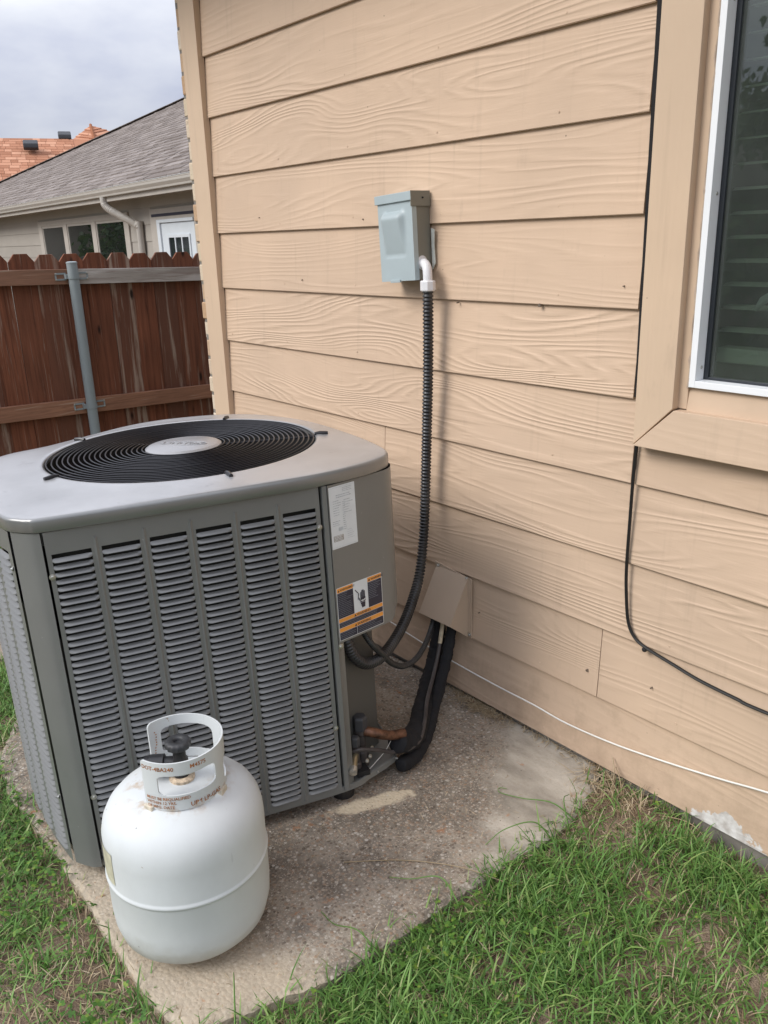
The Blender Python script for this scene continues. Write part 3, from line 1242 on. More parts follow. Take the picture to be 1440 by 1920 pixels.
# lid
LID = [(.0025, .006), (.008, .12), (.012, .3), (.011, .46), (.006, .60), (-.018, .71), (-.045, .775), (-.08, .815), (-.147, .833), (-.28, .833), (-.431, .819), (-.60, .79), (-.725, .742), (-.83, .675), (-.90, .58), (-.933, .43),
       (-.909, .303), (-.82, .16), (-.745, .045), (-.70, -.06), (-.60, -.130), (-.46, -.1445), (-.316, -.1315), (-.16, -.0975), (-.09, -.0765), (-.047, -.0595), (-.023, -.0395), (-.0065, -.0205)]
lid = [tuple(p) for p in catmull(LID, 5, True)]
CC = (-.455, .385)
NR = len(lid)
bm = B()


def inset(d, z):
    r = []
    for x, y in lid:
        dx, dy = x + .455, y - .36
        l_ = math.hypot(dx, dy)
        r.append(bm.verts.new((x - dx / l_ * d, y - dy / l_ * d, z)))
    return r


def circ(r, z):
    res = []
    for x, y in lid:
        a_ = math.atan2(y - CC[1], x - CC[0])
        res.append(bm.verts.new((CC[0] + r * math.cos(a_), CC[1] + r * math.sin(a_), z)))
    return res


loops = [inset(.014, .8208), inset(.0015, .8208), inset(.0003, .8225), inset(0., .8440), inset(.0012, .8480), inset(.0040, .8505), inset(.0085, .8518), inset(.022, .8526)]
c1 = circ(.375, .8572)
mid = [bm.verts.new((l_.co * .5 + c.co * .5) + Vector((0, 0, .0008))) for l_, c in zip(loops[-1], c1)]
loops += [mid, c1, circ(.366, .8588), circ(.358, .8588), circ(.352, .8560), circ(.351, .845)]
for a, b in zip(loops[:-1], loops[1:]):
    for i in range(NR):
        j = (i + 1) % NR
        bm.faces.new((a[i], a[j], b[j], b[i]))
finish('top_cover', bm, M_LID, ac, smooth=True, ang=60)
bm = B()
a, b, c = [], [], []
for i in range(72):
    q = 2 * math.pi * i / 72
    x, y = math.cos(q), math.sin(q)
    a.append(bm.verts.new((CC[0] + .3515 * x, CC[1] + .3515 * y, .846)))
    b.append(bm.verts.new((CC[0] + .340 * x, CC[1] + .340 * y, .62)))
for i in range(72):
    j = (i + 1) % 72
    bm.faces.new((a[i], a[j], b[j], b[i]))
bm.faces.new(b)
finish('fan_shroud', bm, M_DARK, ac, smooth=True, ang=40)
# fan below the grille
bm = B()
lathe(bm, [(.08, .64), (.085, .66), (.085, .78), (.07, .80), (.02, .805)], 24, Matrix.Translation((CC[0], CC[1], 0)))
finish('fan_motor', bm, M_DARK, ac, smooth=True)
for k in range(4):
    bm = B()
    A_ = R(90 * k + 20)
    vs = []
    for (r_, a0, a1, z0_, z1_) in ((.07, -.30, .30, .70, .74), (.20, -.42, .38, .685, .755), (.33, -.40, .42, .68, .76)):
        vs.append([bm.verts.new((CC[0] + r_ * math.cos(A_ + a_), CC[1] + r_ * math.sin(A_ + a_), z_)) for a_, z_ in ((a0, z0_), (0, (z0_ + z1_) / 2 - .006), (a1, z1_))])
    for i in range(2):
        for j in range(2):
            bm.faces.new((vs[i][j], vs[i + 1][j], vs[i + 1][j + 1], vs[i][j + 1]))
    finish('fan_blade', bm, M_BLKPL, ac, smooth=True)
# guard rings
for i in range(19):
    r_ = .108 + i * (.347 - .108) / 18
    z = .8610 - .0035 * (i / 18) ** 2 + random.uniform(-.0004, .0004)
    bm = B()
    tube(bm, [(CC[0] + r_ * math.cos(q), CC[1] + r_ * math.sin(q), z) for q in np.linspace(0, 2 * math.pi, 73)[:-1]], .0020, 6, closed=True)
    finish('guard_ring', bm, M_WIRE, ac, smooth=True)
for k in range(5):
    q = R(72 * k + 5)
    c_, s_ = math.cos(q), math.sin(q)
    bm = B()
    tube(bm, [(CC[0] + .09 * c_, CC[1] + .09 * s_, .8555), (CC[0] + .345 * c_, CC[1] + .345 * s_, .8535), (CC[0] + .375 * c_, CC[1] + .375 * s_, .8625)], .0034, 8)
    finish('guard_spoke', bm, M_WIRE, ac, smooth=True)
    bm = B()
    tube(bm, [(CC[0] + .352 * c_, CC[1] + .352 * s_, .8598), (CC[0] + .366 * c_, CC[1] + .366 * s_, .8606), (CC[0] + .388 * c_, CC[1] + .388 * s_, .8592)], [.0045, .0062, .005], 10)
    finish('guard_clip', bm, M_WIRE, ac, smooth=True)
hubZ = .866
bm = B()
lathe(bm, [(.095, .852), (.101, .856), (.100, .861), (.094, hubZ - .0012), (.090, hubZ), (.0005, hubZ + .0006)], 64, Matrix.Translation((CC[0], CC[1], 0)))
hub = finish('hub_cap', bm, M_HUB, ac, smooth=True, ang=25)
# raised maker's name with an oval on the cap
vs, fs = text2d('LENNOX', .030, True, 'CENTER')
ang = R(52)
ca, sa = math.cos(ang), math.sin(ang)
hx, hy = CC[0] - .004, CC[1] - .002


def hubp(u, v, z):
    return (hx + u * ca - v * sa, hy + u * sa + v * ca, z)


bm = B()
vv = [bm.verts.new(hubp(x, y - .010, hubZ + .0004)) for x, y, z in vs]
for f in fs:
    try:
        bm.faces.new([vv[i] for i in f])
    except ValueError:
        pass
g = bmesh.ops.extrude_face_region(bm, geom=bm.faces[:])
bmesh.ops.translate(bm, verts=[e for e in g['geom'] if isinstance(e, bmesh.types.BMVert)], vec=(0, 0, .0016))
finish('raised_lettering', bm, M_HUB, hub)
bm = B()
tube(bm, [hubp(.012 + .058 * math.cos(q), .020 * math.sin(q), hubZ + .0008) for q in np.linspace(R(-145), R(145), 44)], .0013, 6)
finish('raised_oval', bm, M_HUB, hub, smooth=True)


def screw(p, n, parent, r=.0055, mat=None, name='screw'):
    bm = B()
    M = aim(p, n)
    lathe(bm, [(r * 1.25, 0), (r * 1.25, .0012), (r * .85, .0014)], 14, M)
    lathe(bm, [(r * .8, .0014), (r * .8, .0046), (r * .6, .0054)], 6, M)
    return finish(name, bm, mat or M_ZINC, parent)


for y, z in ((.0085, .722), (.0085, .184), (.5965, .722), (.5965, .184)):
    screw((.0005, y, z), (1, 0, 0), ac)
screw((.003, .626, .408), (1, .2, 0), ac)
xx, yy = at(.010)
for z in (.735, .17):
    screw((xx, yy, z), (-.25, -1, 0), ac, .004)
screw((-.035, .715, -.004), (.9, .4, 0), ac, .004)
screw((-.066, .785, -.004), (.75, .6, 0), ac, .004)
for p in ((-.118, .70, .31), (-.125, .72, .10)):
    screw(p, (.94, .34, 0), ac, .004)


# stickers on the cover: flat print in the cover's plane (u along, z up)
def flat(name, rects, mat, parent, n, rounded=0.):
    bm = B()
    for (u0, u1, z0, z1) in rects:
        if rounded:
            pts = []
            for cx, cz, a0 in ((u1 - rounded, z1 - rounded, 0), (u0 + rounded, z1 - rounded, 90), (u0 + rounded, z0 + rounded, 180), (u1 - rounded, z0 + rounded, 270)):
                pts += [(cx + rounded * math.cos(R(a0 + k * 18)), cz + rounded * math.sin(R(a0 + k * 18))) for k in range(6)]
        else:
            pts = [(u0, z0), (u1, z0), (u1, z1), (u0, z1)]
        bm.faces.new([bm.verts.new(MC @ Vector((n, u, z))) for u, z in pts])
    return finish(name, bm, mat, parent)


def flat_poly(name, polys, mat, parent, n):
    bm = B()
    for pts in polys:
        bm.faces.new([bm.verts.new(MC @ Vector((n, u, z))) for u, z in pts])
    bmesh.ops.triangulate(bm, faces=bm.faces[:])
    return finish(name, bm, mat, parent)


def flat_text(name, items, mat, parent, n):
    bm = B()
    for body, size, u, z, bold, al in items:
        vs, fs = text2d(body, size, bold, al)
        vv = [bm.verts.new(MC @ Vector((n, u + x, z + y))) for x, y, _ in vs]
        for f in fs:
            try:
                bm.faces.new([vv[i] for i in f])
            except ValueError:
                pass
    return finish(name, bm, mat, parent)


def lines(u0, u1, z0, z1, pitch, h, gap=.0, last=.6, mn=.55):
    """rows of unreadable small print as thin broken bars"""
    r = []
    z = z1 - h
    while z > z0:
        e = u0 + (u1 - u0) * random.uniform(mn, 1.)
        u = u0
        while u < e - .001:
            w_ = random.uniform(.003, .009)
            r.append((u, min(u + w_, e), z, z + h))
            u += w_ + .0009
        z -= pitch
    return r


M_LWHITE = plain('label_white', (.70, .74, .77), .35, var=.04, scale=30.)
M_LGREY = plain('label_print_grey', (.42, .46, .50), .5, var=.3, scale=90.)
M_LBOX = plain('label_box_grey', (.33, .31, .29), .4, var=.25, scale=60.)
M_LNAVY = plain('label_navy', (.012, .016, .040), .3, var=.1)
M_LORNG = plain('label_orange', (.80, .33, .055), .35, var=.06)
M_LTXT = plain('label_text_grey', (.20, .225, .27), .5)
n0 = .0006
lab = flat('rating_label', [(.002, .0800, .660, .813)], M_LWHITE, ac, n0, .0015)
flat('label_print', [(.005, .0775, .8095, .8099), (.005, .0775, .6635, .6639)] + lines(.042, .073, .795, .806, .004, .0012) + lines(.022, .072, .783, .791, .005, .0018, mn=.8)
     + lines(.012, .038, .738, .778, .0058, .0014) + lines(.044, .074, .742, .776, .0062, .0013, mn=.4) + lines(.040, .050, .700, .772, .0052, .0014) + lines(.008, .034, .716, .728, .0048, .0013)
     + [(.024 + i * .0016, .0246 + i * .0016 + (.0004 if i % 3 else 0), .702, .711) for i in range(9)] + lines(.050, .074, .676, .70, .0052, .0008), M_LGREY, lab, n0 + .0003)
flat('label_box', [(.0075, .0375, .678, .6925)], M_LBOX, lab, n0 + .0004, .002)
flat('label_print', lines(.009, .036, .679, .6915, .0034, .0015), M_LWHITE, lab, n0 + .0007)
wl = flat('warning_label', [(.003, .1475, .4205, .5605)], M_LWHITE, ac, n0, .003)
u0, u1, um0, um1 = .0045, .1460, .054, .101
zt_, zb_ = .5590, .4220
o1 = [(u0, um0, .5475, zt_), (um1, u1, .5475, zt_), (u0, u1, .4690, .4785), (u0, u1, .4430, .4535)]
flat('label_band', o1, M_LORNG, wl, n0 + .0003)
flat('label_panel', [(u0, um0, .4795, .5465), (um1, u1, .4795, .5465), (u0, u1, .4545, .4682), (u0, .0590, zb_, .4422), (.0600, u1, zb_, .4422)], M_LNAVY, wl, n0 + .0003)
flat_text('label_lettering', [('AVERTISSEMENT', .0062, .0140, .5508, True, 'LEFT'), ('WARNING', .0082, .1115, .5500, True, 'LEFT'), ('WARNING', .0092, .0610, .4705, True, 'LEFT'), ('WARNING', .0092, .0610, .4448, True, 'LEFT')], M_LNAVY, wl, n0 + .0006)
tri = lambda u, z, s: [(u, z), (u + s, z), (u + s / 2, z + s * .9)]
flat_poly('hazard_triangle', [tri(.0062, .5497, .006), tri(.1030, .5497, .007), tri(.0525, .4702, .0072), tri(.0525, .4445, .0072)], M_LNAVY, wl, n0 + .0006)
flat('label_print', lines(.0065, .052, .483, .545, .0046, .0010) + lines(.103, .144, .500, .545, .0046, .0010, mn=.5) + lines(.0065, .142, .4565, .467, .0042, .0010, mn=.7)
     + lines(.0065, .057, .424, .4405, .0046, .0010) + lines(.0625, .140, .424, .4405, .0046, .0010, mn=.7), M_LTXT, wl, n0 + .0006)
# shock symbol: bent lead and a hand, a white flash across it
hc = .083


def hand():
    P = [[(hc - .008, .5008), (hc + .0075, .5008), (hc + .006, .487), (hc - .0035, .4865)]]            # wrist
    P.append([(hc - .0085, .5015), (hc + .0080, .5018), (hc + .0085, .5135), (hc - .0070, .5135)])      # palm
    for i, (u, l_) in enumerate(((-.0072, .0150), (-.0034, .0195), (.0004, .0200), (.0042, .0165))):
        a = hc + u
        P.append([(a, .5125), (a + .0032, .5125), (a + .0032, .5125 + l_), (a + .0016, .5142 + l_), (a, .5125 + l_)])
    P.append([(hc - .0085, .503), (hc - .0085, .509), (hc - .0118, .5165), (hc - .0130, .515)])
    return P


flat_poly('shock_symbol', hand() + [[(.0590, .5385), (.0605, .5405), (.0700, .5290), (.0675, .5285)], [(.0700, .5290), (.0718, .5275), (.0690, .5105), (.0668, .5120), (.0690, .5265)], [(.0668, .5120), (.0690, .5105), (.0728, .5072), (.0722, .5095)]], M_LNAVY, wl, n0 + .0006)
flat_poly('shock_flash', [[(.0735, .5050), (.0815, .5085), (.0810, .5060), (.0935, .5100), (.0865, .5040), (.0868, .5062), (.0800, .5025), (.0803, .5050)]], M_LWHITE, wl, n0 + .0009)

# service valves (parts of the unit)
bm = B()
MV = Matrix.Translation((-.075, .690, 0))
lathe(bm, [(.018, .002), (.018, .045), (.013, .050), (.013, .095), (.018, .10), (.018, .112)], 16, MV)
v1 = finish('suction_valve', bm, M_LINE, ac, smooth=True, ang=40)
bm = B()
lathe(bm, [(.0195, .112), (.0205, .115), (.0205, .146), (.017, .152), (.004, .153)], 6, MV)
finish('valve_cap', bm, plain('grey_cap', (.05, .052, .058), .5), v1, bevel=.0015)
bm = B()
tube(bm, catmull([(-.075, .690, .105), (-.060, .712, .104), (-.052, .745, .090), (-.055, .775, .078), (-.058, .81, .072)], 6), .0135, 14)
finish('suction_stub', bm, M_COPPER, v1, smooth=True)
bm = B()
MV2 = Matrix.Translation((-.05, .664, 0))
lathe(bm, [(.013, .002), (.013, .03), (.0095, .034), (.0095, .078), (.012, .082)], 14, MV2)
v2 = finish('liquid_valve', bm, M_LINE, ac, smooth=True, ang=40)
bm = B()
lathe(bm, [(.0125, .082), (.0132, .085), (.0132, .106), (.010, .110), (.002, .111)], 6, MV2)
finish('valve_cap', bm, plain('grey_cap_small', (.055, .057, .062), .5), v2, bevel=.0012)
bm = B()
tube(bm, [(-.05, .664, .060), (-.030, .650, .052), (-.010, .640, .046)], [.008, .0095, .0095], 12)
finish('service_port', bm, M_BRASS, v2, smooth=True, ang=40)
bm = B()
tube(bm, [(-.010, .640, .046), (.004, .632, .0415), (.006, .631, .0408)], [.0115, .0115, .006], 12)
finish('port_cap', bm, M_ZINC, v2, smooth=True, ang=40)
bm = B()
box(bm, (-.075, .655, .003), (-.02, .69, .018))
finish('valve_bracket', bm, M_DARK, v2, bevel=.001)
for p in ((-.045, .692, .030), (-.066, .716, .050), (-.058, .706, .032)):
    screw(p, (1, .3, .3), v2, .0045)
bm = B()
tube(bm, catmull([(-.055, .768, .062), (-.050, .748, .040), (-.040, .715, .022), (-.030, .685, .010), (-.026, .655, .008)], 6), .0007, 6)
finish('tie_wire', bm, M_CABLEW, ac, smooth=True)
if rest_v:
    o = raw('louver_rows', rest_v, rest_f, M_CABR, ac, smooth=True)
    o.data.set_sharp_from_angle(angle=R(50))
    stuff(o)

# ------------------------------------------------------------------ disconnect box, conduits, line cover
dbox = thing('disconnect_box', 'grey metal electrical disconnect box screwed to the tan siding', 'electrical box', (1.182, -.001, 1.387), (0, R(-3.0), 0))
bm = B()
box(bm, (-.072, -.064, -.116), (.072, 0, .098))
finish('box_body', bm, M_GREYD, dbox, bevel=.002)
# cover plate with the pressed hood
nx, nzz = 26, 36
vs, fs = [], []


def cover_y(u, v):
    """u,v in metres from the centre; pressed bulge"""
    a = (u + .052) / .094
    b = (v + .052) / .122
    if not (0 <= a <= 1 and 0 <= b <= 1):
        return 0.
    side = min(1., min(a, 1 - a) / .12)
    topf = min(1., (1 - b) / .16)
    return (.0035 * (1 - b) ** 3 - .0215 * b) * math.sin(side * math.pi / 2) * math.sin(topf * math.pi / 2) * (1 if b > .03 else b / .03)


for j in range(nzz + 1):
    for i in range(nx + 1):
        u = -.0735 + .147 * i / nx
        v = -.117 + .212 * j / nzz
        vs.append((u, -.0665 + cover_y(u, v), v))
for j in range(nzz):
    for i in range(nx):
        a = j * (nx + 1) + i
        fs.append((a, a + 1, a + nx + 2, a + nx + 1))
base = len(vs)
ringi = [j * (nx + 1) for j in range(nzz + 1)] + [nzz * (nx + 1) + i for i in range(1, nx + 1)] + [j * (nx + 1) + nx for j in range(nzz - 1, -1, -1)] + [i for i in range(nx - 1, 0, -1)]
for i in ringi:
    vs.append((vs[i][0], -.050, vs[i][2]))
for k_ in range(len(ringi)):
    j = (k_ + 1) % len(ringi)
    fs.append((ringi[k_], base + k_, base + j, ringi[j]))
o = raw('box_cover', vs, fs, M_GREY, dbox, smooth=True)
o.data.set_sharp_from_angle(angle=R(50))
bm = B()
box(bm, (-.080, -.072, .094), (.0762, 0, .1175))
finish('rain_cap', bm, M_GREY, dbox, bevel=.0015)
bm = B()
box(bm, (.0722, -.0700, .078), (.0745, -.001, .0935))
box(bm, (.0764, -.0722, .0785), (.0778, -.001, .1180))
finish('cap_side', bm, M_GREYD, dbox)
screw((.0779, -.030, .100), (1, 0, 0), dbox, .002, M_DARK)
bm = B()
box(bm, (-.030, -.071, -.121), (.012, -.066, -.113))
finish('padlock_tab', bm, M_GREY, dbox, bevel=.001)
bm = B()
prism(bm, [(.078, -.0035, .02), (.091, -.0035, .015), (.088, -.0035, -.03), (.090, -.0035, -.075), (.0765, -.0035, -.092)], (0, .003, 0))
finish('old_sealant', bm, plain('grey_sealant', (.45, .47, .44), .8, var=.2, scale=40.), dbox)

cond = thing('electrical_conduit', 'thick black ribbed conduit dropping from the grey box to the cooling unit', 'conduit', (1.287, -.045, 1.25))
cpts = [(1.288, -.045, 1.262), (1.287, -.045, 1.13), (1.284, -.045, 1.010), (1.277, -.045, .87), (1.270, -.045, .74), (1.271, -.052, .625), (1.281, -.070, .512), (1.315, -.12, .414), (1.359, -.19, .362), (1.401, -.26, .330), (1.445, -.34, .312), (1.489, -.42, .314),
        (1.510, -.485, .330), (1.523, -.53, .373), (1.530, -.555, .428), (1.528, -.562, .470)]
off = Vector((1.287, -.045, 1.25))
sm, sl = resample(catmull(cpts, 14), .00175)
rad = .0142 + .0019 * np.cos(sl / .0105 * 2 * math.pi)
bm = B()
tube(bm, [Vector(p) - off for p in sm], list(rad), 18)
finish('ribbed_tube', bm, M_COND, cond, smooth=True, ang=80)
bm = B()
el = catmull([(1.253, -.036, 1.318), (1.266, -.038, 1.318), (1.281, -.042, 1.308), (1.288, -.045, 1.285), (1.288, -.045, 1.262)], 6)
tube(bm, [Vector(p) - off for p in el], .0132, 16)
finish('white_elbow', bm, M_PVC, cond, smooth=True)
bm = B()
lathe(bm, [(.023, 0), (.023, .004), (.018, .007), (.014, .009)], 24, Matrix.Translation(-off) @ aim((1.2515, -.036, 1.318), (1, 0, 0)))
finish('elbow_flange', bm, M_PVC, cond, smooth=True, ang=40)
bm = B()
lathe(bm, [(.0195, -.014), (.0215, -.011), (.0215, .012), (.0185, .015)], 8, Matrix.Translation(-off) @ Matrix.Translation((1.288, -.045, 1.258)))
finish('compression_nut', bm, M_PVC, cond, bevel=.001)

whip = thing('control_conduit', 'thin dark ribbed conduit looping low from the cooling unit to the tan line cover', 'conduit', (1.53, -.47, .43))
off = Vector((1.53, -.47, .43))
sm, sl = resample(catmull([(1.508, -.50, .46), (1.512, -.487, .420), (1.517, -.465, .380), (1.499, -.42, .330), (1.467, -.36, .267), (1.434, -.29, .219), (1.408, -.22, .207), (1.371, -.15, .215), (1.325, -.085, .225), (1.300, -.045, .26)], 12), .0012)
bm = B()
tube(bm, [Vector(p) - off for p in sm], list(.0078 + .0010 * np.cos(sl / .0062 * 2 * math.pi)), 12)
finish('ribbed_tube', bm, plain('dull_steel_conduit', (.055, .056, .058), .35, .5, var=.2, scale=40.), whip, smooth=True, ang=80)

hood = thing('line_cover', 'tan sheet metal line cover projecting from the lower siding', 'line cover', (1.34, 0, .30))
bm = B()
X0, X1, Z0, Z1 = -.070, .068, -.096, .104
prism(bm, [(X0 - .008, -.0055, Z0), (X1 + .015, -.0055, Z0), (X1 + .015, -.0055, Z1 - .004), (X0 - .008, -.0055, Z1 + .012)], (0, .004, 0))
finish('flange', bm, M_HOODT, hood)
bm = B()
yb, zf_ = -.082, -.036
for x_ in (X0, X1):
    prism(bm, [(x_ - .0007, -.006, Z1), (x_ - .0007, yb, zf_), (x_ - .0007, -.006, Z0)], (.0014, 0, 0))
prism(bm, [(X0 - .001, -.006, Z1), (X0 - .001, yb - .001, zf_), (X0 - .001, yb + .0005, zf_), (X0 - .001, -.006, Z1 - .003)], (X1 - X0 + .002, 0, 0))
finish('sloped_shroud', bm, M_HOODT, hood)
for p in ((X0 + .008, -.006, Z1 + .002), (X1 - .004, -.006, Z1 - .003), (X1 + .009, -.006, Z0 + .012)):
    screw(p, (0, -1, 0), hood, .0045)


def rough_tube(bm, pts, r0, r1, seg, amp):
    """foam sleeve: radius grows from r0 to r1, with wrinkles and dents"""
    sm, sl = resample(catmull(pts, 10), .005)
    L_ = sl[-1]
    n0 = len(bm.verts)
    rr = [r0 + (r1 - r0) * min(1., s / L_ * 1.25) ** 1.3 + amp * .35 * math.sin(s * 77 + 2 * math.sin(s * 31)) + random.uniform(-amp, amp) * .5 for s in sl]
    rr[0] = r0 * .9
    rr[-1] = r1 * .72
    tube(bm, sm, rr, seg)
    bm.verts.ensure_lookup_table()
    for v in list(bm.verts)[n0:]:
        v.co += Vector((math.sin(v.co.z * 190 + v.co.x * 60), math.sin(v.co.x * 170 + v.co.y * 90 + 1), math.sin(v.co.y * 150 + v.co.z * 130))) * amp * .9
    return bm


suc = thing('insulated_pipe', 'fat black foam wrapped refrigerant pipe bending from the line cover to the valves', 'pipe', (1.36, -.1, .25))
off = Vector((1.36, -.1, .25))
bm = B()
rough_tube(bm, [Vector(p) - off for p in ((1.318, -.038, .270), (1.318, -.046, .200), (1.328, -.075, .125), (1.368, -.14, .078), (1.438, -.225, .058), (1.500, -.30, .050), (1.536, -.36, .056), (1.548, -.400, .072), (1.556, -.425, .085))], .020, .0300, 20, .0021)
finish('foam_sleeve', bm, M_RUBBER, suc, smooth=True, ang=80)
bm = B()
rough_tube(bm, [Vector(p) - off for p in ((1.368, -.034, .270), (1.370, -.042, .205), (1.382, -.075, .130), (1.415, -.135, .075), (1.472, -.22, .036), (1.520, -.30, .012), (1.548, -.36, .006), (1.560, -.42, .010))], .0155, .0205, 18, .0019)
finish('foam_sleeve', bm, M_RUBBER, suc, smooth=True, ang=80)
liq = thing('liquid_line', 'thin grey brown refrigerant line curving beside the foam wrapped pipe', 'pipe', (1.40, -.09, .28))
off = Vector((1.40, -.09, .28))
cl = [(1.352, -.055, .275), (1.358, -.072, .215), (1.376, -.105, .155), (1.408, -.155, .115), (1.460, -.225, .092), (1.520, -.29, .073), (1.560, -.345, .060), (1.570, -.40, .058), (1.554, -.44, .062), (1.549, -.49, .088), (1.540, -.535, .105), (1.528, -.552, .100)]
sm, sl = resample(catmull(cl, 10), .008)
bm = B()
tube(bm, [Vector(p) - off for p in sm], .0056, 10)
finish('bare_line', bm, M_LINE, liq, smooth=True)
bm = B()
k_ = int(.085 / .008)
tube(bm, [Vector(p) - off for p in sm[:k_ + 2]], .0066, 10)
finish('tape_wrap', bm, M_STRAPT, liq, smooth=True)

bc = thing('black_cable', 'thin black cable hanging down the siding below the window corner', 'cable', (1.964, -.008, .909))
off = Vector((1.964, -.008, .909))
cl = [(1.966, -.006, .925), (1.962, -.0065, .825), (1.961, -.007, .717), (1.961, -.008, .606), (1.965, -.008, .536), (1.976, -.008, .46), (1.998, -.008, .423), (2.035, -.010, .408), (2.104, -.006, .391), (2.176, -.0055, .377), (2.27, -.006, .369), (2.345, -.006, .365), (2.8, -.006, .37), (3.6, -.006, .34), (5.0, -.006, .36)]
bm = B()
tube(bm, [Vector(p) - off for p in catmull(cl, 8)], .0041, 8)
finish('cable_run', bm, M_CABLEB, bc, smooth=True)
bm = B()
lathe(bm, [(.0065, 0), (.0065, .006), (.004, .009), (.001, .0095)], 10, Matrix.Translation(-off) @ aim((2.028, -.0045, .401), (0, -1, 0)))
finish('cable_clip', bm, M_BLKPL, bc, smooth=True, ang=40)
wc = thing('white_cable', 'thin white cable stretched along the lowest siding board', 'cable', (1.022, -.004, .12))
off = Vector((1.022, -.004, .12))
cl = [(.3, -.004, .14), (.7, -.004, .128), (1.022, -.0035, .120), (1.107, -.0035, .110), (1.317, -.004, .092), (1.529, -.0045, .085), (1.68, -.006, .086), (1.797, -.006, .081), (1.955, -.005, .092), (2.113, -.004, .116), (2.254, -.0035, .143), (2.368, -.003, .168), (2.6, -.004, .212), (3.2, -.004, .30), (5.1, -.004, .40)]
bm = B()
tube(bm, [Vector(p) - off for p in catmull(cl, 8)], .0023, 8)
finish('cable_run', bm, M_CABLEW, wc, smooth=True)


# ------------------------------------------------------------------ propane tank
def mk_tank():
    k = NT('tank_paint', (.62, .65, .66), .58, spec=.3)
    v = k.obj()
    c = k.ramp(k.noise(v, 4., 4., .55), [(.3, (.575, .605, .615)), (.7, (.645, .67, .675))])
    z = k.xyz(v)[2]
    grime = k.math('SUBTRACT', k.noise(v, 9., 5., .6), k.math('MULTIPLY', z, 4.2))
    c = k.mix(k.math('MULTIPLY', k.ramp(grime, [(.16, 0.), (.55, 1.)]), .55), c, (.33, .30, .21))
    chalk = k.ramp(k.noise(k.map(v, (1, 1, .6)), 6., 6., .66), [(.42, 0.), (.7, 1.)])
    c = k.mix(k.math('MULTIPLY', chalk, .28), c, (.46, .47, .46))
    chip = k.ramp(k.noise(v, 42., 4., .6), [(.735, 0.), (.75, 1.)])
    c = k.mix(k.math('MULTIPLY', chip, .7), c, (.28, .20, .13))
    sc = k.ramp(k.noise(k.map(v, (70, 70, 9)), 1., 3., .6), [(.70, 0.), (.75, 1.)])
    c = k.mix(k.math('MULTIPLY', sc, .28), c, (.25, .26, .26))
    sp = k.ramp(k.vor(v, 17.), [(.02, 1.), (.04, 0.)])
    rim = k.math('MULTIPLY', k.ramp(z, [(.352, 0.), (.362, 1.), (.372, .0)]), k.ramp(k.noise(v, 28., 5., .65), [(.48, 0.), (.62, .8)]))
    c = k.mix(rim, c, (.40, .27, .15))
    c = k.mix(k.math('MULTIPLY', sp, .6), c, (.16, .13, .11))
    rust = k.math('SUBTRACT', k.noise(v, 30., 5., .65), k.math('MULTIPLY', z, 34.))
    c = k.mix(k.ramp(rust, [(.24, 0.), (.36, .9)]), c, (.20, .10, .05))
    k.col(c)
    k.bump(k.noise(v, 60., 3.), .04, .002)
    return k.m


M_TANK = mk_tank()
M_RUST = plain('rusted_lettering', (.33, .13, .042), .85, var=.55, scale=150.)
tank = thing('propane_tank', 'white propane tank with rusty stamped collar standing before the louvered unit', 'propane tank', (1.6690, -1.0862, -.02))
bm = B()
lathe(bm, [(.005, .008), (.07, .009), (.106, .012), (.136, .021), (.1555, .043), (.1635, .074), (.1655, .106), (.1655, .181), (.1663, .1840), (.1680, .1855), (.1685, .1885), (.1680, .1915), (.1663, .1935), (.1655, .197), (.1655, .262), (.1642, .284), (.1595, .305), (.1500, .324), (.135, .340), (.114, .353), (.090, .362), (.055, .372), (.02, .377), (.002, .3775)], 96, Matrix.Translation((-.012, -.0018, 0)))
tb = finish('tank_body', bm, M_TANK, tank, smooth=True, ang=60)
bm = B()
prof = [(.090, .018), (.093, .004), (.096, 0), (.100, 0), (.098, .006), (.096, .018)]
rings = []
for r_, z in prof:
    rings.append([bm.verts.new((r_ * math.cos(2 * math.pi * i / 64), r_ * math.sin(2 * math.pi * i / 64), z)) for i in range(64)])
for a, b in zip(rings, rings[1:] + rings[:1]):
    for i in range(64):
        j = (i + 1) % 64
        bm.faces.new((a[i], a[j], b[j], b[i]))
finish('foot_ring', bm, M_TANK, tank, smooth=True)
CR = .0885
A0, A1 = -78., 198.
CZ0, CZ1 = .362, .470
NA, NZ = 330, 84


def sq(a, z, a0, a1, z0, z1, p=5):
    return abs((a - (a0 + a1) / 2) / ((a1 - a0) / 2)) ** p + abs((z - (z0 + z1) / 2) / ((z1 - z0) / 2)) ** p < 1


bm = B()
th = .0032
grid = {}


def cv(i, j, side):
    key = (i, j, side)
    if key not in grid:
        a = R(A0 + (A1 - A0) * i / NA)
        z = CZ0 + (CZ1 - CZ0) * j / NZ
        r_ = CR + (.0 if side == 0 else -th) + .0015 * (z - CZ0) / .1
        grid[key] = bm.verts.new((r_ * math.cos(a), r_ * math.sin(a), z))
    return grid[key]


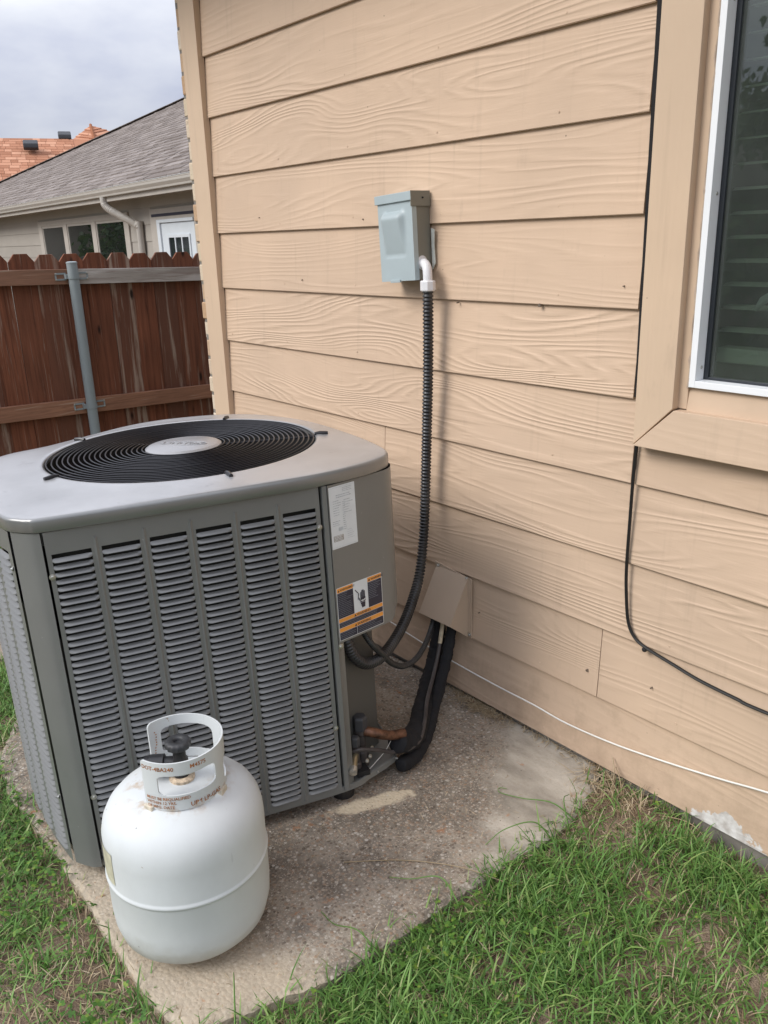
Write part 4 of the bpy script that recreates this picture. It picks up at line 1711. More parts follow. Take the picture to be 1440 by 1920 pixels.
def keep(i, j):
    if not (0 <= i < NA and 0 <= j < NZ):
        return False
    a = A0 + (A1 - A0) * (i + .5) / NA
    z = CZ0 + (CZ1 - CZ0) * (j + .5) / NZ
    if sq(a, z, -55, 24, .3965, .442, 6) or sq(a, z, 102, 180, .388, .448, 6) or sq(a, z, 46, 84, .376, .425, 6):
        return False
    if sq(a, z, 18, 44, .352, .3665, 4) or sq(a, z, 96, 190, .352, .368, 4):
        return False
    for ac_, sgn in ((A0, 1), (A1, -1)):      # rounded upper corners at the opening
        s_ = (a - ac_) * sgn * math.pi / 180 * CR
        if s_ < .010 and z > CZ1 - .010 and (s_ - .010) ** 2 + (z - CZ1 + .010) ** 2 > .010 ** 2:
            return False
    return True


for i in range(NA):
    for j in range(NZ):
        if not keep(i, j):
            continue
        bm.faces.new((cv(i, j, 0), cv(i + 1, j, 0), cv(i + 1, j + 1, 0), cv(i, j + 1, 0)))
        bm.faces.new((cv(i, j, 1), cv(i, j + 1, 1), cv(i + 1, j + 1, 1), cv(i + 1, j, 1)))
        for di, dj, e in ((-1, 0, ((0, 0), (0, 1))), (1, 0, ((1, 1), (1, 0))), (0, -1, ((1, 0), (0, 0))), (0, 1, ((0, 1), (1, 1)))):
            if not keep(i + di, j + dj):
                p, q = (i + e[0][0], j + e[0][1]), (i + e[1][0], j + e[1][1])
                bm.faces.new((cv(*p, 0), cv(*q, 0), cv(*q, 1), cv(*p, 1)))
collar = finish('collar', bm, M_TANK, tank, smooth=True, ang=50)
bm = B()      # rolled finger lip of the front hand hole
pr = None
for i in range(24):
    a = R(-44 + 56 * i / 23)
    k_ = math.sin(math.pi * i / 23) ** .4
    cur = [bm.verts.new(((CR - d) * math.cos(a), (CR - d) * math.sin(a), .4415 - dz * k_)) for d, dz in ((-.0008, -.001), (.003, .003), (.010, .009), (.017, .010), (.017, .0075), (.010, .006))]
    if pr:
        for j in range(5):
            bm.faces.new((pr[j], cur[j], cur[j + 1], pr[j + 1]))
    pr = cur
finish('finger_lip', bm, M_TANK, tank, smooth=True)
bm = B()
for a0 in (-72, 34, 100, 190):
    M = Matrix.Rotation(R(a0), 4, 'Z')
    box(bm, (CR - .006, -.011, .345), (CR + .006, .011, .368), M)
finish('collar_tab', bm, plain('rust_stained_paint', (.56, .50, .40), .6, var=.25, scale=70.), tank, bevel=.002)


def wrap_text(items, name, r_, inside=False):
    bm = B()
    for body, size, a0, z, bold, rot in items:
        vs, fs = text2d(body, size, bold)
        vv = []
        for x, y, _ in vs:
            if rot:
                x, y = -y, x
            a = R(a0) + (x / r_) * (-1 if inside else 1)
            vv.append(bm.verts.new((r_ * math.cos(a), r_ * math.sin(a), z + y)))
        for f in fs:
            try:
                bm.faces.new([vv[i] for i in f])
            except ValueError:
                pass
    return finish(name, bm, M_RUST, collar)


for it in [('DOT-4BA240', .0122, -76, .4530, True, 0), ('M4575', .0122, -12, .4530, True, 0), ('MUST BE REQUALIFIED', .0090, -73, .3870, True, 0), ('WITHIN 12 YRS.', .0090, -73, .3775, True, 0), ('OF MFG. DATE', .0090, -73, .3680, True, 0), ('UP\u2191LP-GAS', .0135, -16, .3685, True, 0)]:
    wrap_text([it], 'stamped_lettering', CR + .0019)
bm = B()
for i in range(10):
    a = R(189 + random.uniform(-2, 2))
    z = .392 + i * .006
    M = aim((( CR - th - .0005) * math.cos(a), (CR - th - .0005) * math.sin(a), z), (-math.cos(a), -math.sin(a), 0))
    lathe(bm, [(.0016, 0), (.0014, .0004)], 7, M)
finish('stamped_mark', bm, M_RUST, collar)
bm = B()
lathe(bm, [(.026, .374), (.026, .380), (.021, .384), (.019, .384)], 24)
finish('valve_flange', bm, plain('rusty_boss', (.50, .40, .29), .8, var=.5, scale=120.), tank, smooth=True, ang=40)
bm = B()
lathe(bm, [(.0165, .378), (.0165, .420), (.013, .425), (.013, .440)], 18)
valve = finish('valve_body', bm, M_BLKPL, tank, smooth=True, ang=40)
bm = B()
a = R(-126)
d_ = Vector((math.cos(a), math.sin(a), 0))
p0 = Vector((0, 0, .410))
tube(bm, [p0, p0 + d_ * .030, p0 + d_ * .032, p0 + d_ * .060, p0 + d_ * .061, p0 + d_ * .070], [.015, .015, .0205, .0205, .0185, .0185], 20)
finish('outlet_plug', bm, M_BLKPL, valve, smooth=True, ang=40)
bm = B()
prof = [(.008, .4465), (.021, .4465), (.0245, .4495), (.0258, .4535), (.0258, .4585), (.0245, .4625), (.021, .4648), (.0105, .4645), (.0085, .4615), (.0080, .4560)]
rings = []
for r_, z in prof:
    rings.append([bm.verts.new(((r_ + (.0009 * math.cos(14 * 2 * math.pi * i / 64) if r_ > .023 else 0)) * math.cos(2 * math.pi * i / 64), (r_ + (.0009 * math.cos(14 * 2 * math.pi * i / 64) if r_ > .023 else 0)) * math.sin(2 * math.pi * i / 64), z)) for i in range(64)])
for A_, Bq in zip(rings, rings[1:] + rings[:1]):
    for i in range(64):
        j = (i + 1) % 64
        bm.faces.new((A_[i], A_[j], Bq[j], Bq[i]))
lathe(bm, [(.0085, .440), (.0085, .4575)], 16)
finish('hand_wheel', bm, plain('grey_black_knob', (.036, .037, .04), .55, var=.2, scale=60., bump=.2), valve, smooth=True, ang=70)
# paper label on the shoulder side
bm = B()
NA_ = 14
pr = None
for i in range(NA_ + 1):
    a = R(-128 + 44 * i / NA_)
    col_ = [bm.verts.new((-.012 + (.1664 if z < .25 else .1660) * math.cos(a), -.0018 + (.1664 if z < .25 else .1660) * math.sin(a), z + .002 * math.sin(i * .5))) for z in (.204, .278)]
    if pr:
        bm.faces.new((pr[0], col_[0], col_[1], pr[1]))
    pr = col_
pl = finish('paper_label', bm, plain('yellowed_label', (.50, .48, .36), .6, var=.2, scale=40.), tank, smooth=True)

# ------------------------------------------------------------------ fence
FX = -2.2
fence = thing('wooden_fence', 'red brown stained picket fence with weathered rails beyond the house corner', 'fence', (FX, .19, -.29))
pitch = .147
ytop = lambda y: 1.357 - .0245 * (y + .15)
for i in range(-14, 20):
    y0 = -.152 + pitch * i
    y1 = y0 + pitch - .0008
    zt = ytop(y0) + random.uniform(-.006, .006)
    c = .036
    hh = zt + .29
    bm = B()
    w_ = y1 - y0
    prism(bm, [(0, 0, -.05), (0, w_, -.05), (0, w_, hh - c * 1.25), (0, w_ - c, hh), (0, c, hh), (0, 0, hh - c * 1.25)], (-.016, 0, 0))
    o = finish('picket', bm, M_PICK, fence, bevel=.0012, seg=1, loc=(random.uniform(-.003, .003), y0 - .19, 0))
    o.rotation_euler = (random.uniform(-.003, .003), random.uniform(-.004, .004), 0)


def rail(z_at0, hgt, ya, yb, mat):
    zz = lambda y: z_at0 - .0285 * (y - .19) + .29
    bm = B()
    prism(bm, [(.004, ya - .19, zz(ya) - hgt), (.004, yb - .19, zz(yb) - hgt), (.004, yb - .19, zz(yb)), (.004, ya - .19, zz(ya))], (.037, 0, 0))
    return finish('rail', bm, mat, fence, bevel=.003)


o = rail(1.262, .088, -2.2, .184, M_RAIL)
o = rail(1.262, .088, .187, 2.9, M_RAILG)
o['label'] = 'grey weathered upper rail'
o = rail(.479, .093, -2.2, 2.9, M_RAIL)
rail(-.10, .09, -2.2, 2.9, M_RAIL)
for py in (.19, 2.55, -2.15):
    bm = B()
    lathe(bm, [(.031, -.05), (.031, 1.298 + .29 - .004), (.0325, 1.298 + .29 - .004), (.0325, 1.298 + .29 + .004), (.024, 1.298 + .29 + .008), (.002, 1.298 + .29 + .009)], 28, Matrix.Translation((.074, py - .19, 0)))
    p = finish('post', bm, M_GALV, fence, smooth=True, ang=35)
    for zb in (1.221, .436):
        bm = B()
        yc = py - .19
        z = zb + .29
        pr = None
        for k_ in range(25):      # strap that wraps the pipe, then two ears on the rail
            q = math.pi * (k_ / 24) - math.pi / 2
            x, y = .074 + .0345 * math.cos(q), yc + .0345 * math.sin(q)
            cur = (bm.verts.new((x, y, z - .014)), bm.verts.new((x, y, z + .014)))
            if pr:
                bm.faces.new((pr[0], cur[0], cur[1], pr[1]))
            pr = cur
        for sg in (-1, 1):
            box(bm, (.0415, min(yc + sg * .0345, yc + sg * .098), z - .022), (.0440, max(yc + sg * .0345, yc + sg * .098), z - .012))
            box(bm, (.0415, min(yc + sg * .0345, yc + sg * .098), z + .012), (.0440, max(yc + sg * .0345, yc + sg * .098), z + .022))
            box(bm, (.0415, min(yc + sg * .090, yc + sg * .100), z - .0122), (.0440, max(yc + sg * .090, yc + sg * .100), z + .0122))
            box(bm, (.0440, min(yc + sg * .031, yc + sg * .046), z - .014), (.0745, max(yc + sg * .031, yc + sg * .0345), z + .014))
        br = finish('pipe_bracket', bm, M_GALV, p)
        for sg in (-1, 1):
            for dz in (-.017, .017):
                bm = B()
                lathe(bm, [(.006, 0), (.006, .003), (.002, .005)], 8, aim((.044, yc + sg * .094, z + dz), (1, 0, 0)))
                finish('bolt', bm, M_ZINC, p, smooth=True, ang=40)

# ------------------------------------------------------------------ neighbouring house (grey roof)
nb = thing('neighbour_house', 'taupe house with grey shingle roof and gutter behind the fence', 'house', (-5.859, 2.963, -.4), (0, 0, math.atan2(-.0464, .9989)))
WY, EZ = .45, 2.415


def lap_wall(name, x0, x1, z0, z1, y, parent, mat, holes=()):
    bm = B()
    e = .219
    z = z0
    while z < z1 - .01:
        zt = min(z + e, z1)
        xs_ = [(x0, x1)]
        for (ha, hb, hz0, hz1) in holes:
            if zt > hz0 + .01 and z < hz1 - .01:
                xs_ = [s for (a, b) in xs_ for s in ((a, min(b, ha)), (max(a, hb), b)) if s[1] - s[0] > .01]
        for (a, b) in xs_:
            prism(bm, [(a, y - .012, z), (a, y, z), (a, y, zt), (a, y - .002, zt)], (b - a, 0, 0))
        z += e
    return finish(name, bm, mat, parent)


wins = [(-7.50, -6.25), (-6.04, -4.77), (-4.58, -3.345)]
holes = [(-7.72, -3.16, .80, 2.22), (-2.34, -.75, 0., 2.23)]
lap_wall('lap_wall', -17.5, 7.0, -.15 + .004, 2.40, WY, nb, M_NBW, holes)
bm = B()
box(bm, (-17.5, WY + .002, -.2), (7.0, WY + .2, 2.4))
for (a, b) in ():
    pass
finish('wall_core', bm, M_NBW, nb)
bm = B()
for a, b in ((-7.72, -7.50), (-6.25, -6.04), (-4.77, -4.58), (-3.345, -3.16)):
    box(bm, (a, WY - .030, .82), (b, WY + .001, 2.145))
box(bm, (-7.72, WY - .034, 2.145), (-3.16, WY + .001, 2.23))
finish('window_surround', bm, M_NBT, nb, bevel=.004)
for i, (a, b) in enumerate(wins):
    bm = B()
    f = .035
    for q in ((a, a + f, .82, 2.145), (b - f, b, .82, 2.145), (a + f, b - f, .82, .86), (a + f, b - f, 2.11, 2.145)):
        box(bm, (q[0], WY - .018, q[2]), (q[1], WY + .0005, q[3]))
    fr = finish('window', bm, M_GUT, nb)
    bm = B()
    box(bm, (a + f, WY - .0095, .86), (b - f, WY - .0075, 2.11))
    finish('pane', bm, M_GLASSN, fr)
    bm = B()
    for k_ in range(24):
        z = .88 + k_ * .051
        box(bm, (a + f + .01, WY - .0055, z), (b - f - .01, WY - .004, z + (.016 if i == 2 else .036)))
    finish('blind_slats', bm, plain('dim_blind', (.030, .045, .055) if i == 2 else (.022, .040, .034), .6), fr)
    bm = B()
    box(bm, (a + f, WY - .0035, .86), (b - f, WY - .001, 2.11))
    finish('window_back', bm, M_DARK, fr)
# door
bm = B()
box(bm, (-2.34, WY - .030, -.05), (-2.10, WY + .001, 2.23))
box(bm, (-2.10, WY - .030, 2.09), (-.75, WY + .001, 2.23))
box(bm, (-.95, WY - .030, -.05), (-.75, WY + .001, 2.09))
finish('door_trim', bm, M_NBT, nb, bevel=.004)
bm = B()
box(bm, (-2.27, WY - .036, 2.13), (-.8, WY - .0305, 2.165))
finish('door_header_shade', bm, M_SHADE, nb)  # dark strip painted in for the shadow line above the door
bm = B()
box(bm, (-2.10, WY - .045, -.05), (-2.0, WY - .002, 2.05))
box(bm, (-2.10, WY - .045, 2.05), (-.95, WY - .002, 2.09))
finish('door_frame', bm, M_DOOR, nb, bevel=.004)
bm = B()
box(bm, (-2.0, WY - .022, -.05), (-.96, WY - .003, 2.045))
dr = finish('door', bm, M_DOOR, nb)
bm = B()
for q in ((-1.80, -1.76, 1.0, 1.90), (-1.14, -1.10, 1.0, 1.90), (-1.76, -1.14, 1.86, 1.90), (-1.76, -1.14, 1.0, 1.04), (-1.575, -1.545, 1.04, 1.86), (-1.365, -1.335, 1.04, 1.86)):
    box(bm, (q[0], WY - .036, q[2]), (q[1], WY - .0225, q[3]))
finish('glazing_bars', bm, M_DOOR, dr, bevel=.002)
for a in (-1.76, -1.545, -1.335):
    bm = B()
    box(bm, (a, WY - .0262, 1.04), (a + (.185 if a > -1.7 else .185), WY - .0225, 1.86))
    finish('pane', bm, plain('dark_glass', (.012, .016, .02), .08, spec=.8), dr)
# soffit, fascia, gutter
bm = B()
box(bm, (-17.9, .10, 2.395), (7.4, WY, 2.41))
finish('soffit', bm, M_NBT, nb)
bm = B()
box(bm, (-17.9, .075, 2.36), (7.4, .0985, 2.53))
finish('fascia', bm, M_NBT, nb)
bm = B()
prism(bm, [(-18.0, .073, 2.525), (-18.0, .0, 2.525), (-18.0, -.006, 2.517), (-18.0, .0, 2.505), (-18.0, .002, 2.48), (-18.0, .026, 2.445), (-18.0, .030, 2.420), (-18.0, .073, 2.420)], (25.4, 0, 0))
finish('gutter', bm, M_GUT, nb, bevel=.004, seg=1)
bm = B()
prism(bm, [(-18.0, .0, 2.5265), (-18.0, -.008, 2.5265), (-18.0, -.008, 2.5295), (-18.0, .07, 2.5295)], (25.4, 0, 0))
finish('gutter_lip', bm, M_VINYL, nb)
bm = B()
sp = catmull([(-3.0, .052, 2.425), (-3.0, .055, 2.34), (-2.97, .085, 2.28), (-2.90, .16, 2.21), (-2.72, .34, 2.07), (-2.665, .385, 2.01), (-2.66, .39, 1.93), (-2.66, .39, 0.)], 8)
rr = []
for i, p in enumerate(sp):
    rr.append(.050 + (.0045 if (i % 2 and (8 < i < 24 or 34 < i < 46)) else 0))
tube(bm, sp, rr, 12)
finish('downspout', bm, M_GUT, nb, smooth=True, ang=30)
# shingle roof: courses of separate tabs over a deck
SL = .52


def clip_tri(s0, y):
    return s0


hipx = lambda y: -(18.6 - (18.6 - 5.5) * y / 5.39)      # hip line in plan: local x at depth y


def roof_tabs(x_left, x_right, ymax, y0, z0, slope, expo, tw, thick, seedv):
    r_ = random.Random(seedv)
    cs = math.cos(math.atan(slope))
    vs, fs = [], []
    n = int(ymax / (expo * cs))
    for c in range(n):
        ya = y0 + c * expo * cs
        yb = ya + expo * cs * 1.25
        xa = x_left(ya - y0)
        x = xa - r_.uniform(0, tw)
        while x < x_right:
            w_ = tw * r_.uniform(.45, 1.25)
            a, b = max(x, xa), min(x + w_ - .012, x_right)
            x += w_
            if b - a < .03:
                continue
            t0 = thick * r_.choice((.85, 1., 1.25))
            q = len(vs)
            za, zb = z0 + (ya - y0) * slope, z0 + (yb - y0) * slope
            vs += [(a, ya, za), (b, ya, za), (b, ya, za + t0), (a, ya, za + t0), (b, yb, zb + .002), (a, yb, zb + .002)]
            fs += [(q, q + 1, q + 2, q + 3), (q + 3, q + 2, q + 4, q + 5), (q + 1, q + 4, q + 2), (q, q + 3, q + 5)]
    return vs, fs


vs, fs = roof_tabs(hipx, 7.4, 5.39, .02, 2.535, SL, .147, .32, .017, 3)
stuff(raw('shingles', vs, fs, M_SHG, nb))
bm = B()
z_ = lambda y: 2.532 + (y - .02) * SL
dk = [(-18.6, .02), (7.4, .02), (7.4, 5.41), (-5.5, 5.41)]
f1 = [bm.verts.new((x, y, z_(y))) for x, y in dk]
bk = [bm.verts.new(p) for p in ((7.4, 10.8, 2.53), (-12.0, 10.8, 2.53), (-18.6, .02, 2.40), (7.4, .02, 2.40))]
bm.faces.new(f1)
bm.faces.new((f1[2], bk[0], bk[1], f1[3]))
bm.faces.new((f1[3], bk[1], f1[0]))
finish('roof', bm, M_SHG, nb)
bm = B()
hp = []
for i in range(60):
    y = .02 + 5.39 * i / 60
    p = Vector((hipx(y - .02), y, z_(y)))
    q = Vector((hipx(y - .02 + .11), y + .11, z_(y + .11)))
    M = Matrix.Translation(p) @ (q - p).to_track_quat('Y', 'Z').to_matrix().to_4x4()
    box(bm, (-.11, 0, .004), (.11, .275, .013), M)
stuff(finish('hip_shingles', bm, M_SHG, nb))

# ------------------------------------------------------------------ orange roofed house far behind
og = thing('distant_house', 'far house with terracotta shingle roof showing above the grey one', 'house', (-25.4, 7.8, -.4))
oy = Vector((.32, .947, 0)).normalized()          # ridge direction
ox = Vector((oy.y, -oy.x, 0))                     # towards us
Mo = Matrix(((oy.x, -ox.x, 0, 0), (oy.y, -ox.y, 0, 0), (0, 0, 1, 0), (0, 0, 0, 1)))   # local X along ridge, local Y away from us


def tri_tabs(poly_l, poly_r, zr, run, slope, expo, tw, seedv):
    """tabs on a face that drops from a ridge at local y=0 towards -y"""
    vs, fs = roof_tabs(poly_l, poly_r, run, 0, 0, slope, expo, tw, .014, seedv)
    out_ = []
    for (x, y, z) in vs:
        out_.append(tuple(Mo @ Vector((x, y - run, zr - run * slope + z))))
    return out_, fs


vs, fs = tri_tabs(lambda y: -9., 1.2, 4.97, 4.5, .5, .20, .30, 5)
stuff(raw('shingles', vs, fs, M_SHO, og))
bm = B()
c = [(-9, -4.6), (6, -4.6), (6, 0), (-9, 0)]
top = [bm.verts.new(Mo @ Vector((x, y, 4.965 + y * .5))) for x, y in c]
b2 = [bm.verts.new(Mo @ Vector((x, 4.6, 2.66))) for x in (-9, 6)]
bm.faces.new(top)
bm.faces.new((top[3], top[2], b2[1], b2[0]))
finish('roof', bm, M_SHO, og)
bm = B()
for i in range(50):
    x = -9 + i * .21
    if x > 1.0:
        break
    prism(bm, [Mo @ Vector((x, -.14, 4.905)), Mo @ Vector((x, 0, 4.985)), Mo @ Vector((x, .14, 4.905)), Mo @ Vector((x, 0, 4.965))], (Mo.to_3x3() @ Vector((.205, 0, 0))))
stuff(finish('ridge_shingles', bm, M_SHO, og))
# raised hip roof to the right
P = lambda x, y, z: Vector((x + 25.4, y - 7.8, z + .4))
ap = P(-26.64, 10.22, 5.20)
Lb = P(-26.35, 8.35, 3.95)
Fb = P(-22.9, 8.9, 3.45)
Rb = P(-24.9, 12.4, 4.30)
vs, fs = [], []


def face_tabs(apex, b0, b1, rows, tw):
    q0 = len(vs)
    for r_ in range(rows):
        t0, t1 = 1 - r_ / rows, 1 - (r_ + 1.2) / rows
        t1 = max(t1, 0)
        A_, B_ = apex.lerp(b0, t0), apex.lerp(b1, t0)
        C_, D_ = apex.lerp(b1, t1), apex.lerp(b0, t1)
        nrm = (b0 - apex).cross(b1 - apex).normalized()
        if nrm.z < 0:
            nrm = -nrm
        n = max(1, int((B_ - A_).length / tw))
        cuts = sorted([0, 1] + [random.random() for _ in range(n - 1)])
        for u, v in zip(cuts[:-1], cuts[1:]):
            t_ = .02 * random.choice((.6, 1, 1.7))
            q = len(vs)
            vs.extend([tuple(A_.lerp(B_, u)), tuple(A_.lerp(B_, v)), tuple(A_.lerp(B_, v) + nrm * t_), tuple(A_.lerp(B_, u) + nrm * t_), tuple(D_.lerp(C_, v) + nrm * .003), tuple(D_.lerp(C_, u) + nrm * .003)])
            fs.extend([(q, q + 1, q + 2, q + 3), (q + 3, q + 2, q + 4, q + 5)])


face_tabs(ap, Lb, Fb, 16, .42)
face_tabs(ap, Fb, Rb, 16, .42)
stuff(raw('shingles', vs, fs, M_SHO, og))
bm = B()
tube(bm, [ap.lerp(Fb, t) + Vector((0, 0, .02)) for t in np.linspace(0, 1, 8)], .05, 6)
finish('hip_cap', bm, mk_shingle('dark_terracotta', [(0., (.26, .10, .05)), (1., (.32, .14, .07))]), og)
bm = B()
va, vl, vf, vr = [bm.verts.new(p - Vector((0, 0, .02))) for p in (ap, Lb, Fb, Rb)]
vk = bm.verts.new(P(-30.5, 11.0, 3.2))
bm.faces.new((va, vl, vf))
bm.faces.new((va, vf, vr))
bm.faces.new((va, vr, vk))
bm.faces.new((va, vk, vl))
finish('roof', bm, M_SHO, og)
bm = B()
box(bm, (-9, -4.2, 0), (6, 4.2, 2.95), Mo)
finish('wall', bm, M_NBW, og)


def vent(p, sx):
    M = Matrix.Translation(p) @ Matrix(((ox.x, oy.x, 0, 0), (ox.y, oy.y, 0, 0), (0, 0, 1, 0), (0, 0, 0, 1))) @ Matrix.Rotation(R(26), 4, 'Y')
    bm = B()
    prism(bm, [M @ Vector(q) for q in ((-.22, -sx, 0), (.20, -sx, 0), (.24, -sx, .10), (.18, -sx, .20), (-.05, -sx, .22))], M.to_3x3() @ Vector((0, 2 * sx, 0)))
    finish('roof_vent', bm, plain('vent_black', (.03, .033, .038), .5), og, bevel=.03)


vent(P(-24.50, 7.45, 4.22), .21)
vent(P(-25.30, 8.80, 4.60), .19)


# ------------------------------------------------------------------ yard behind the camera (seen mirrored in the window)
def tree(name, label, x, y, h, cr, n, loc_z=-.1, ch=None, group=None, leaf=.16):
    t = thing(name, label, 'tree' if 'tree' in name else 'shrub', (x, y, loc_z))
    ch = ch or h * .55
    bm = B()
    tube(bm, catmull([(0, 0, -.1), (.06, .03, h * .2), (-.05, .05, h * .45), (.05, 0, h * .7)], 5), list(np.linspace(.16, .04, 16) * (h / 6)), 10)
    for k_ in range(7):
        a = 2 * math.pi * k_ / 7 + random.random()
        z = h * random.uniform(.25, .6)
        e = cr * random.uniform(.5, .85)
        tube(bm, [(0, 0, z), (e * .5 * math.cos(a), e * .5 * math.sin(a), z + h * .10), (e * math.cos(a), e * math.sin(a), z + h * .24)], [.06 * h / 6, .035 * h / 6, .01], 6)
    finish('trunk', bm, M_BARK, t, smooth=True)
    cl = []
    for _ in range(26):
        a = rng.uniform(0, 2 * np.pi)
        rr_ = cr * math.sqrt(rng.uniform(0, 1)) * .9
        zz = h - ch / 2 + ch * .46 * rng.uniform(-1, 1) * math.sqrt(max(.1, 1 - (rr_ / cr) ** 2))
        cl.append((rr_ * math.cos(a), rr_ * math.sin(a), zz, cr * rng.uniform(.2, .42)))
    cl = np.array(cl)
    k_ = rng.integers(0, len(cl), n)
    d = rng.normal(size=(n, 3))
    d /= np.linalg.norm(d, axis=1)[:, None]
    c = cl[k_, :3] + d * (cl[k_, 3] * rng.uniform(.35, 1.05, n))[:, None]
    a = rng.normal(size=(n, 3))
    a /= np.linalg.norm(a, axis=1)[:, None]
    b = np.cross(a, rng.normal(size=(n, 3)))
    b /= np.linalg.norm(b, axis=1)[:, None]
    s = (leaf * rng.uniform(.6, 1.3, n))[:, None]
    V = np.stack([c - a * s, c + b * s * .45, c + a * s, c - b * s * .45], 1).reshape(-1, 3)
    F = np.arange(4 * n).reshape(-1, 4)
    raw('crown', V, F, M_CROWN, t)


tree('oak_tree', 'broad dark tree across the yard mirrored at the top of the window glass', -1.6, -9.6, 4.3, 1.7, 9000, leaf=.085)
tree('yard_tree', 'taller pale tree across the yard mirrored near the right of the glass', .7, -11.5, 5.2, 2.0, 9000, leaf=.085)
tree('garden_shrub', 'low leafy shrub across the yard mirrored in the lower glass', -.4, -6.6, 1.5, .9, 2600, ch=1.4, leaf=.10)
tree('garden_shrub', 'second leafy shrub across the yard mirrored in the lower glass', -2.6, -7.0, 1.7, 1.0, 2600, ch=1.5, leaf=.10)
tree('side_tree', 'bushy green tree at the far left beyond the fence', -22., -1.6, 5.2, 2.8, 7000, leaf=.14, ch=4.6)
tree('side_tree', 'second bushy green tree farther left beyond the fence', -28., -3.0, 5.6, 3.2, 7000, leaf=.14, ch=5.0)
rh = thing('yard_house', 'dark roofed house across the yard mirrored in the window', 'house', (-3.2, -11.5, -.2))
bm = B()
box(bm, (-4.5, -3, 0), (5.5, 0, 2.2))
finish('wall', bm, plain('brown_wall', (.12, .09, .07), .8), rh)
bm = B()
prism(bm, [(-5, .5, 2.1), (-5, -3, 3.5), (-5, -6.5, 2.1)], (11, 0, 0))
finish('roof', bm, mk_shingle('dark_brown_shingle', [(0., (.05, .04, .037)), (1., (.08, .066, .06))]), rh)


# ------------------------------------------------------------------ grass
def blades(n, xr, yr, lmin, lmax, wmin, wmax, th0, bend, dens=None, zoff=0., grow=-.03):
    x = rng.uniform(*xr, n)
    y = rng.uniform(*yr, n)
    k = ~in_pad(x, y, grow) & ~((y > .012) & (x > -.14)) & (x > -2.18)
    if dens is not None:
        k &= rng.uniform(0, 1, n) < dens(x, y)
    x, y = x[k], y[k]
    n = len(x)
    z = gz(x, y) + zoff
    az = rng.uniform(0, 2 * np.pi, n)
    Ln = rng.uniform(lmin, lmax, n) * rng.uniform(.6, 1.1, n)
    W = rng.uniform(wmin, wmax, n)
    t0 = np.abs(rng.normal(0, th0, n)) + .12
    bd = rng.uniform(.2, 1., n) * bend
    dx, dy = np.cos(az), np.sin(az)
    tw = az + np.pi / 2 + rng.normal(0, .5, n)
    sx, sy = np.cos(tw), np.sin(tw)
    px, py, pz = x.copy(), y.copy(), z.copy()
    V = []
    NS = 4
    for i in range(NS + 1):
        wd = W * (.75, 1., .88, .6, .0)[i] * .5
        if i < NS:
            V.append(np.stack([px - sx * wd, py - sy * wd, pz], 1))
            V.append(np.stack([px + sx * wd, py + sy * wd, pz], 1))
        else:
            V.append(np.stack([px, py, pz], 1))
        th = t0 + bd * (i + .5) / NS
        px = px + dx * np.sin(th) * Ln / NS
        py = py + dy * np.sin(th) * Ln / NS
        pz = np.maximum(pz + np.cos(th) * Ln / NS, z + .004)
    m = 2 * NS + 1
    V = np.stack(V, 1)
    b = (np.arange(n) * m)[:, None]
    quads = np.concatenate([b + np.array([[2 * i, 2 * i + 1, 2 * i + 3, 2 * i + 2]]) for i in range(NS - 1)], 0)
    tris = b + np.array([[2 * NS - 2, 2 * NS - 1, 2 * NS]])
    return V.reshape(-1, 3), quads, tris


def grass_obj(name, parts, mat):
    Vs, loops, starts, tot = [], [], [], []
    off, lo = 0, 0
    for V, Q, T in parts:
        Vs.append(V)
        for A_ in (Q, T):
            loops.append((A_ + off).ravel())
            k = A_.shape[1]
            starts.append(lo + np.arange(len(A_)) * k)
            tot.append(np.full(len(A_), k))
            lo += A_.size
        off += len(V)
    V = np.concatenate(Vs)
    loops = np.concatenate(loops)
    starts = np.concatenate(starts)
    me = D.meshes.new(name)
    me.vertices.add(len(V))
    me.vertices.foreach_set('co', V.astype(np.float32).ravel())
    me.loops.add(len(loops))
    me.loops.foreach_set('vertex_index', loops.astype(np.int32))
    me.polygons.add(len(starts))
    me.polygons.foreach_set('loop_start', starts.astype(np.int32))
    me.update(calc_edges=True)
    me.polygons.foreach_set('use_smooth', [True] * len(me.polygons))
    me.materials.append(mat)
    o = D.objects.new(name, me)
    COL.objects.link(o)
    return stuff(o)


def patch(x, y):
    return .5 + .5 * (np.sin(4.1 * x + 2.2 * y + .6) * np.sin(3.3 * y - 1.7 * x + 2.) * .6 + np.sin(9. * x - 5 * y) * .25 + np.sin(13. * y + 6 * x + 1) * .25)


def dens(x, y):
    d = np.clip(patch(x, y) * 1.5 - .22 + .35 * np.sin(23 * x + 11 * y) * np.sin(19 * y - 14 * x), .14, 1.)
    d = np.where((y > -.05) & (x > 2.16), d * .12, d)
    bare = np.exp(-(((x - 2.09) / .15) ** 2 + ((y + .075) / .085) ** 2) * 1.3)
    bare2 = np.exp(-(((x - 2.45) / .13) ** 2 + ((y + .72) / .08) ** 2))
    bare3 = np.exp(-(((x - 1.9) / .20) ** 2 + ((y + 1.42) / .07) ** 2))
    edge = np.where(in_pad(x, y, .05), .8, 1.)
    return np.clip(d * (1 - .97 * bare) * (1 - .75 * bare2) * (1 - .6 * bare3) * edge, 0, 1)


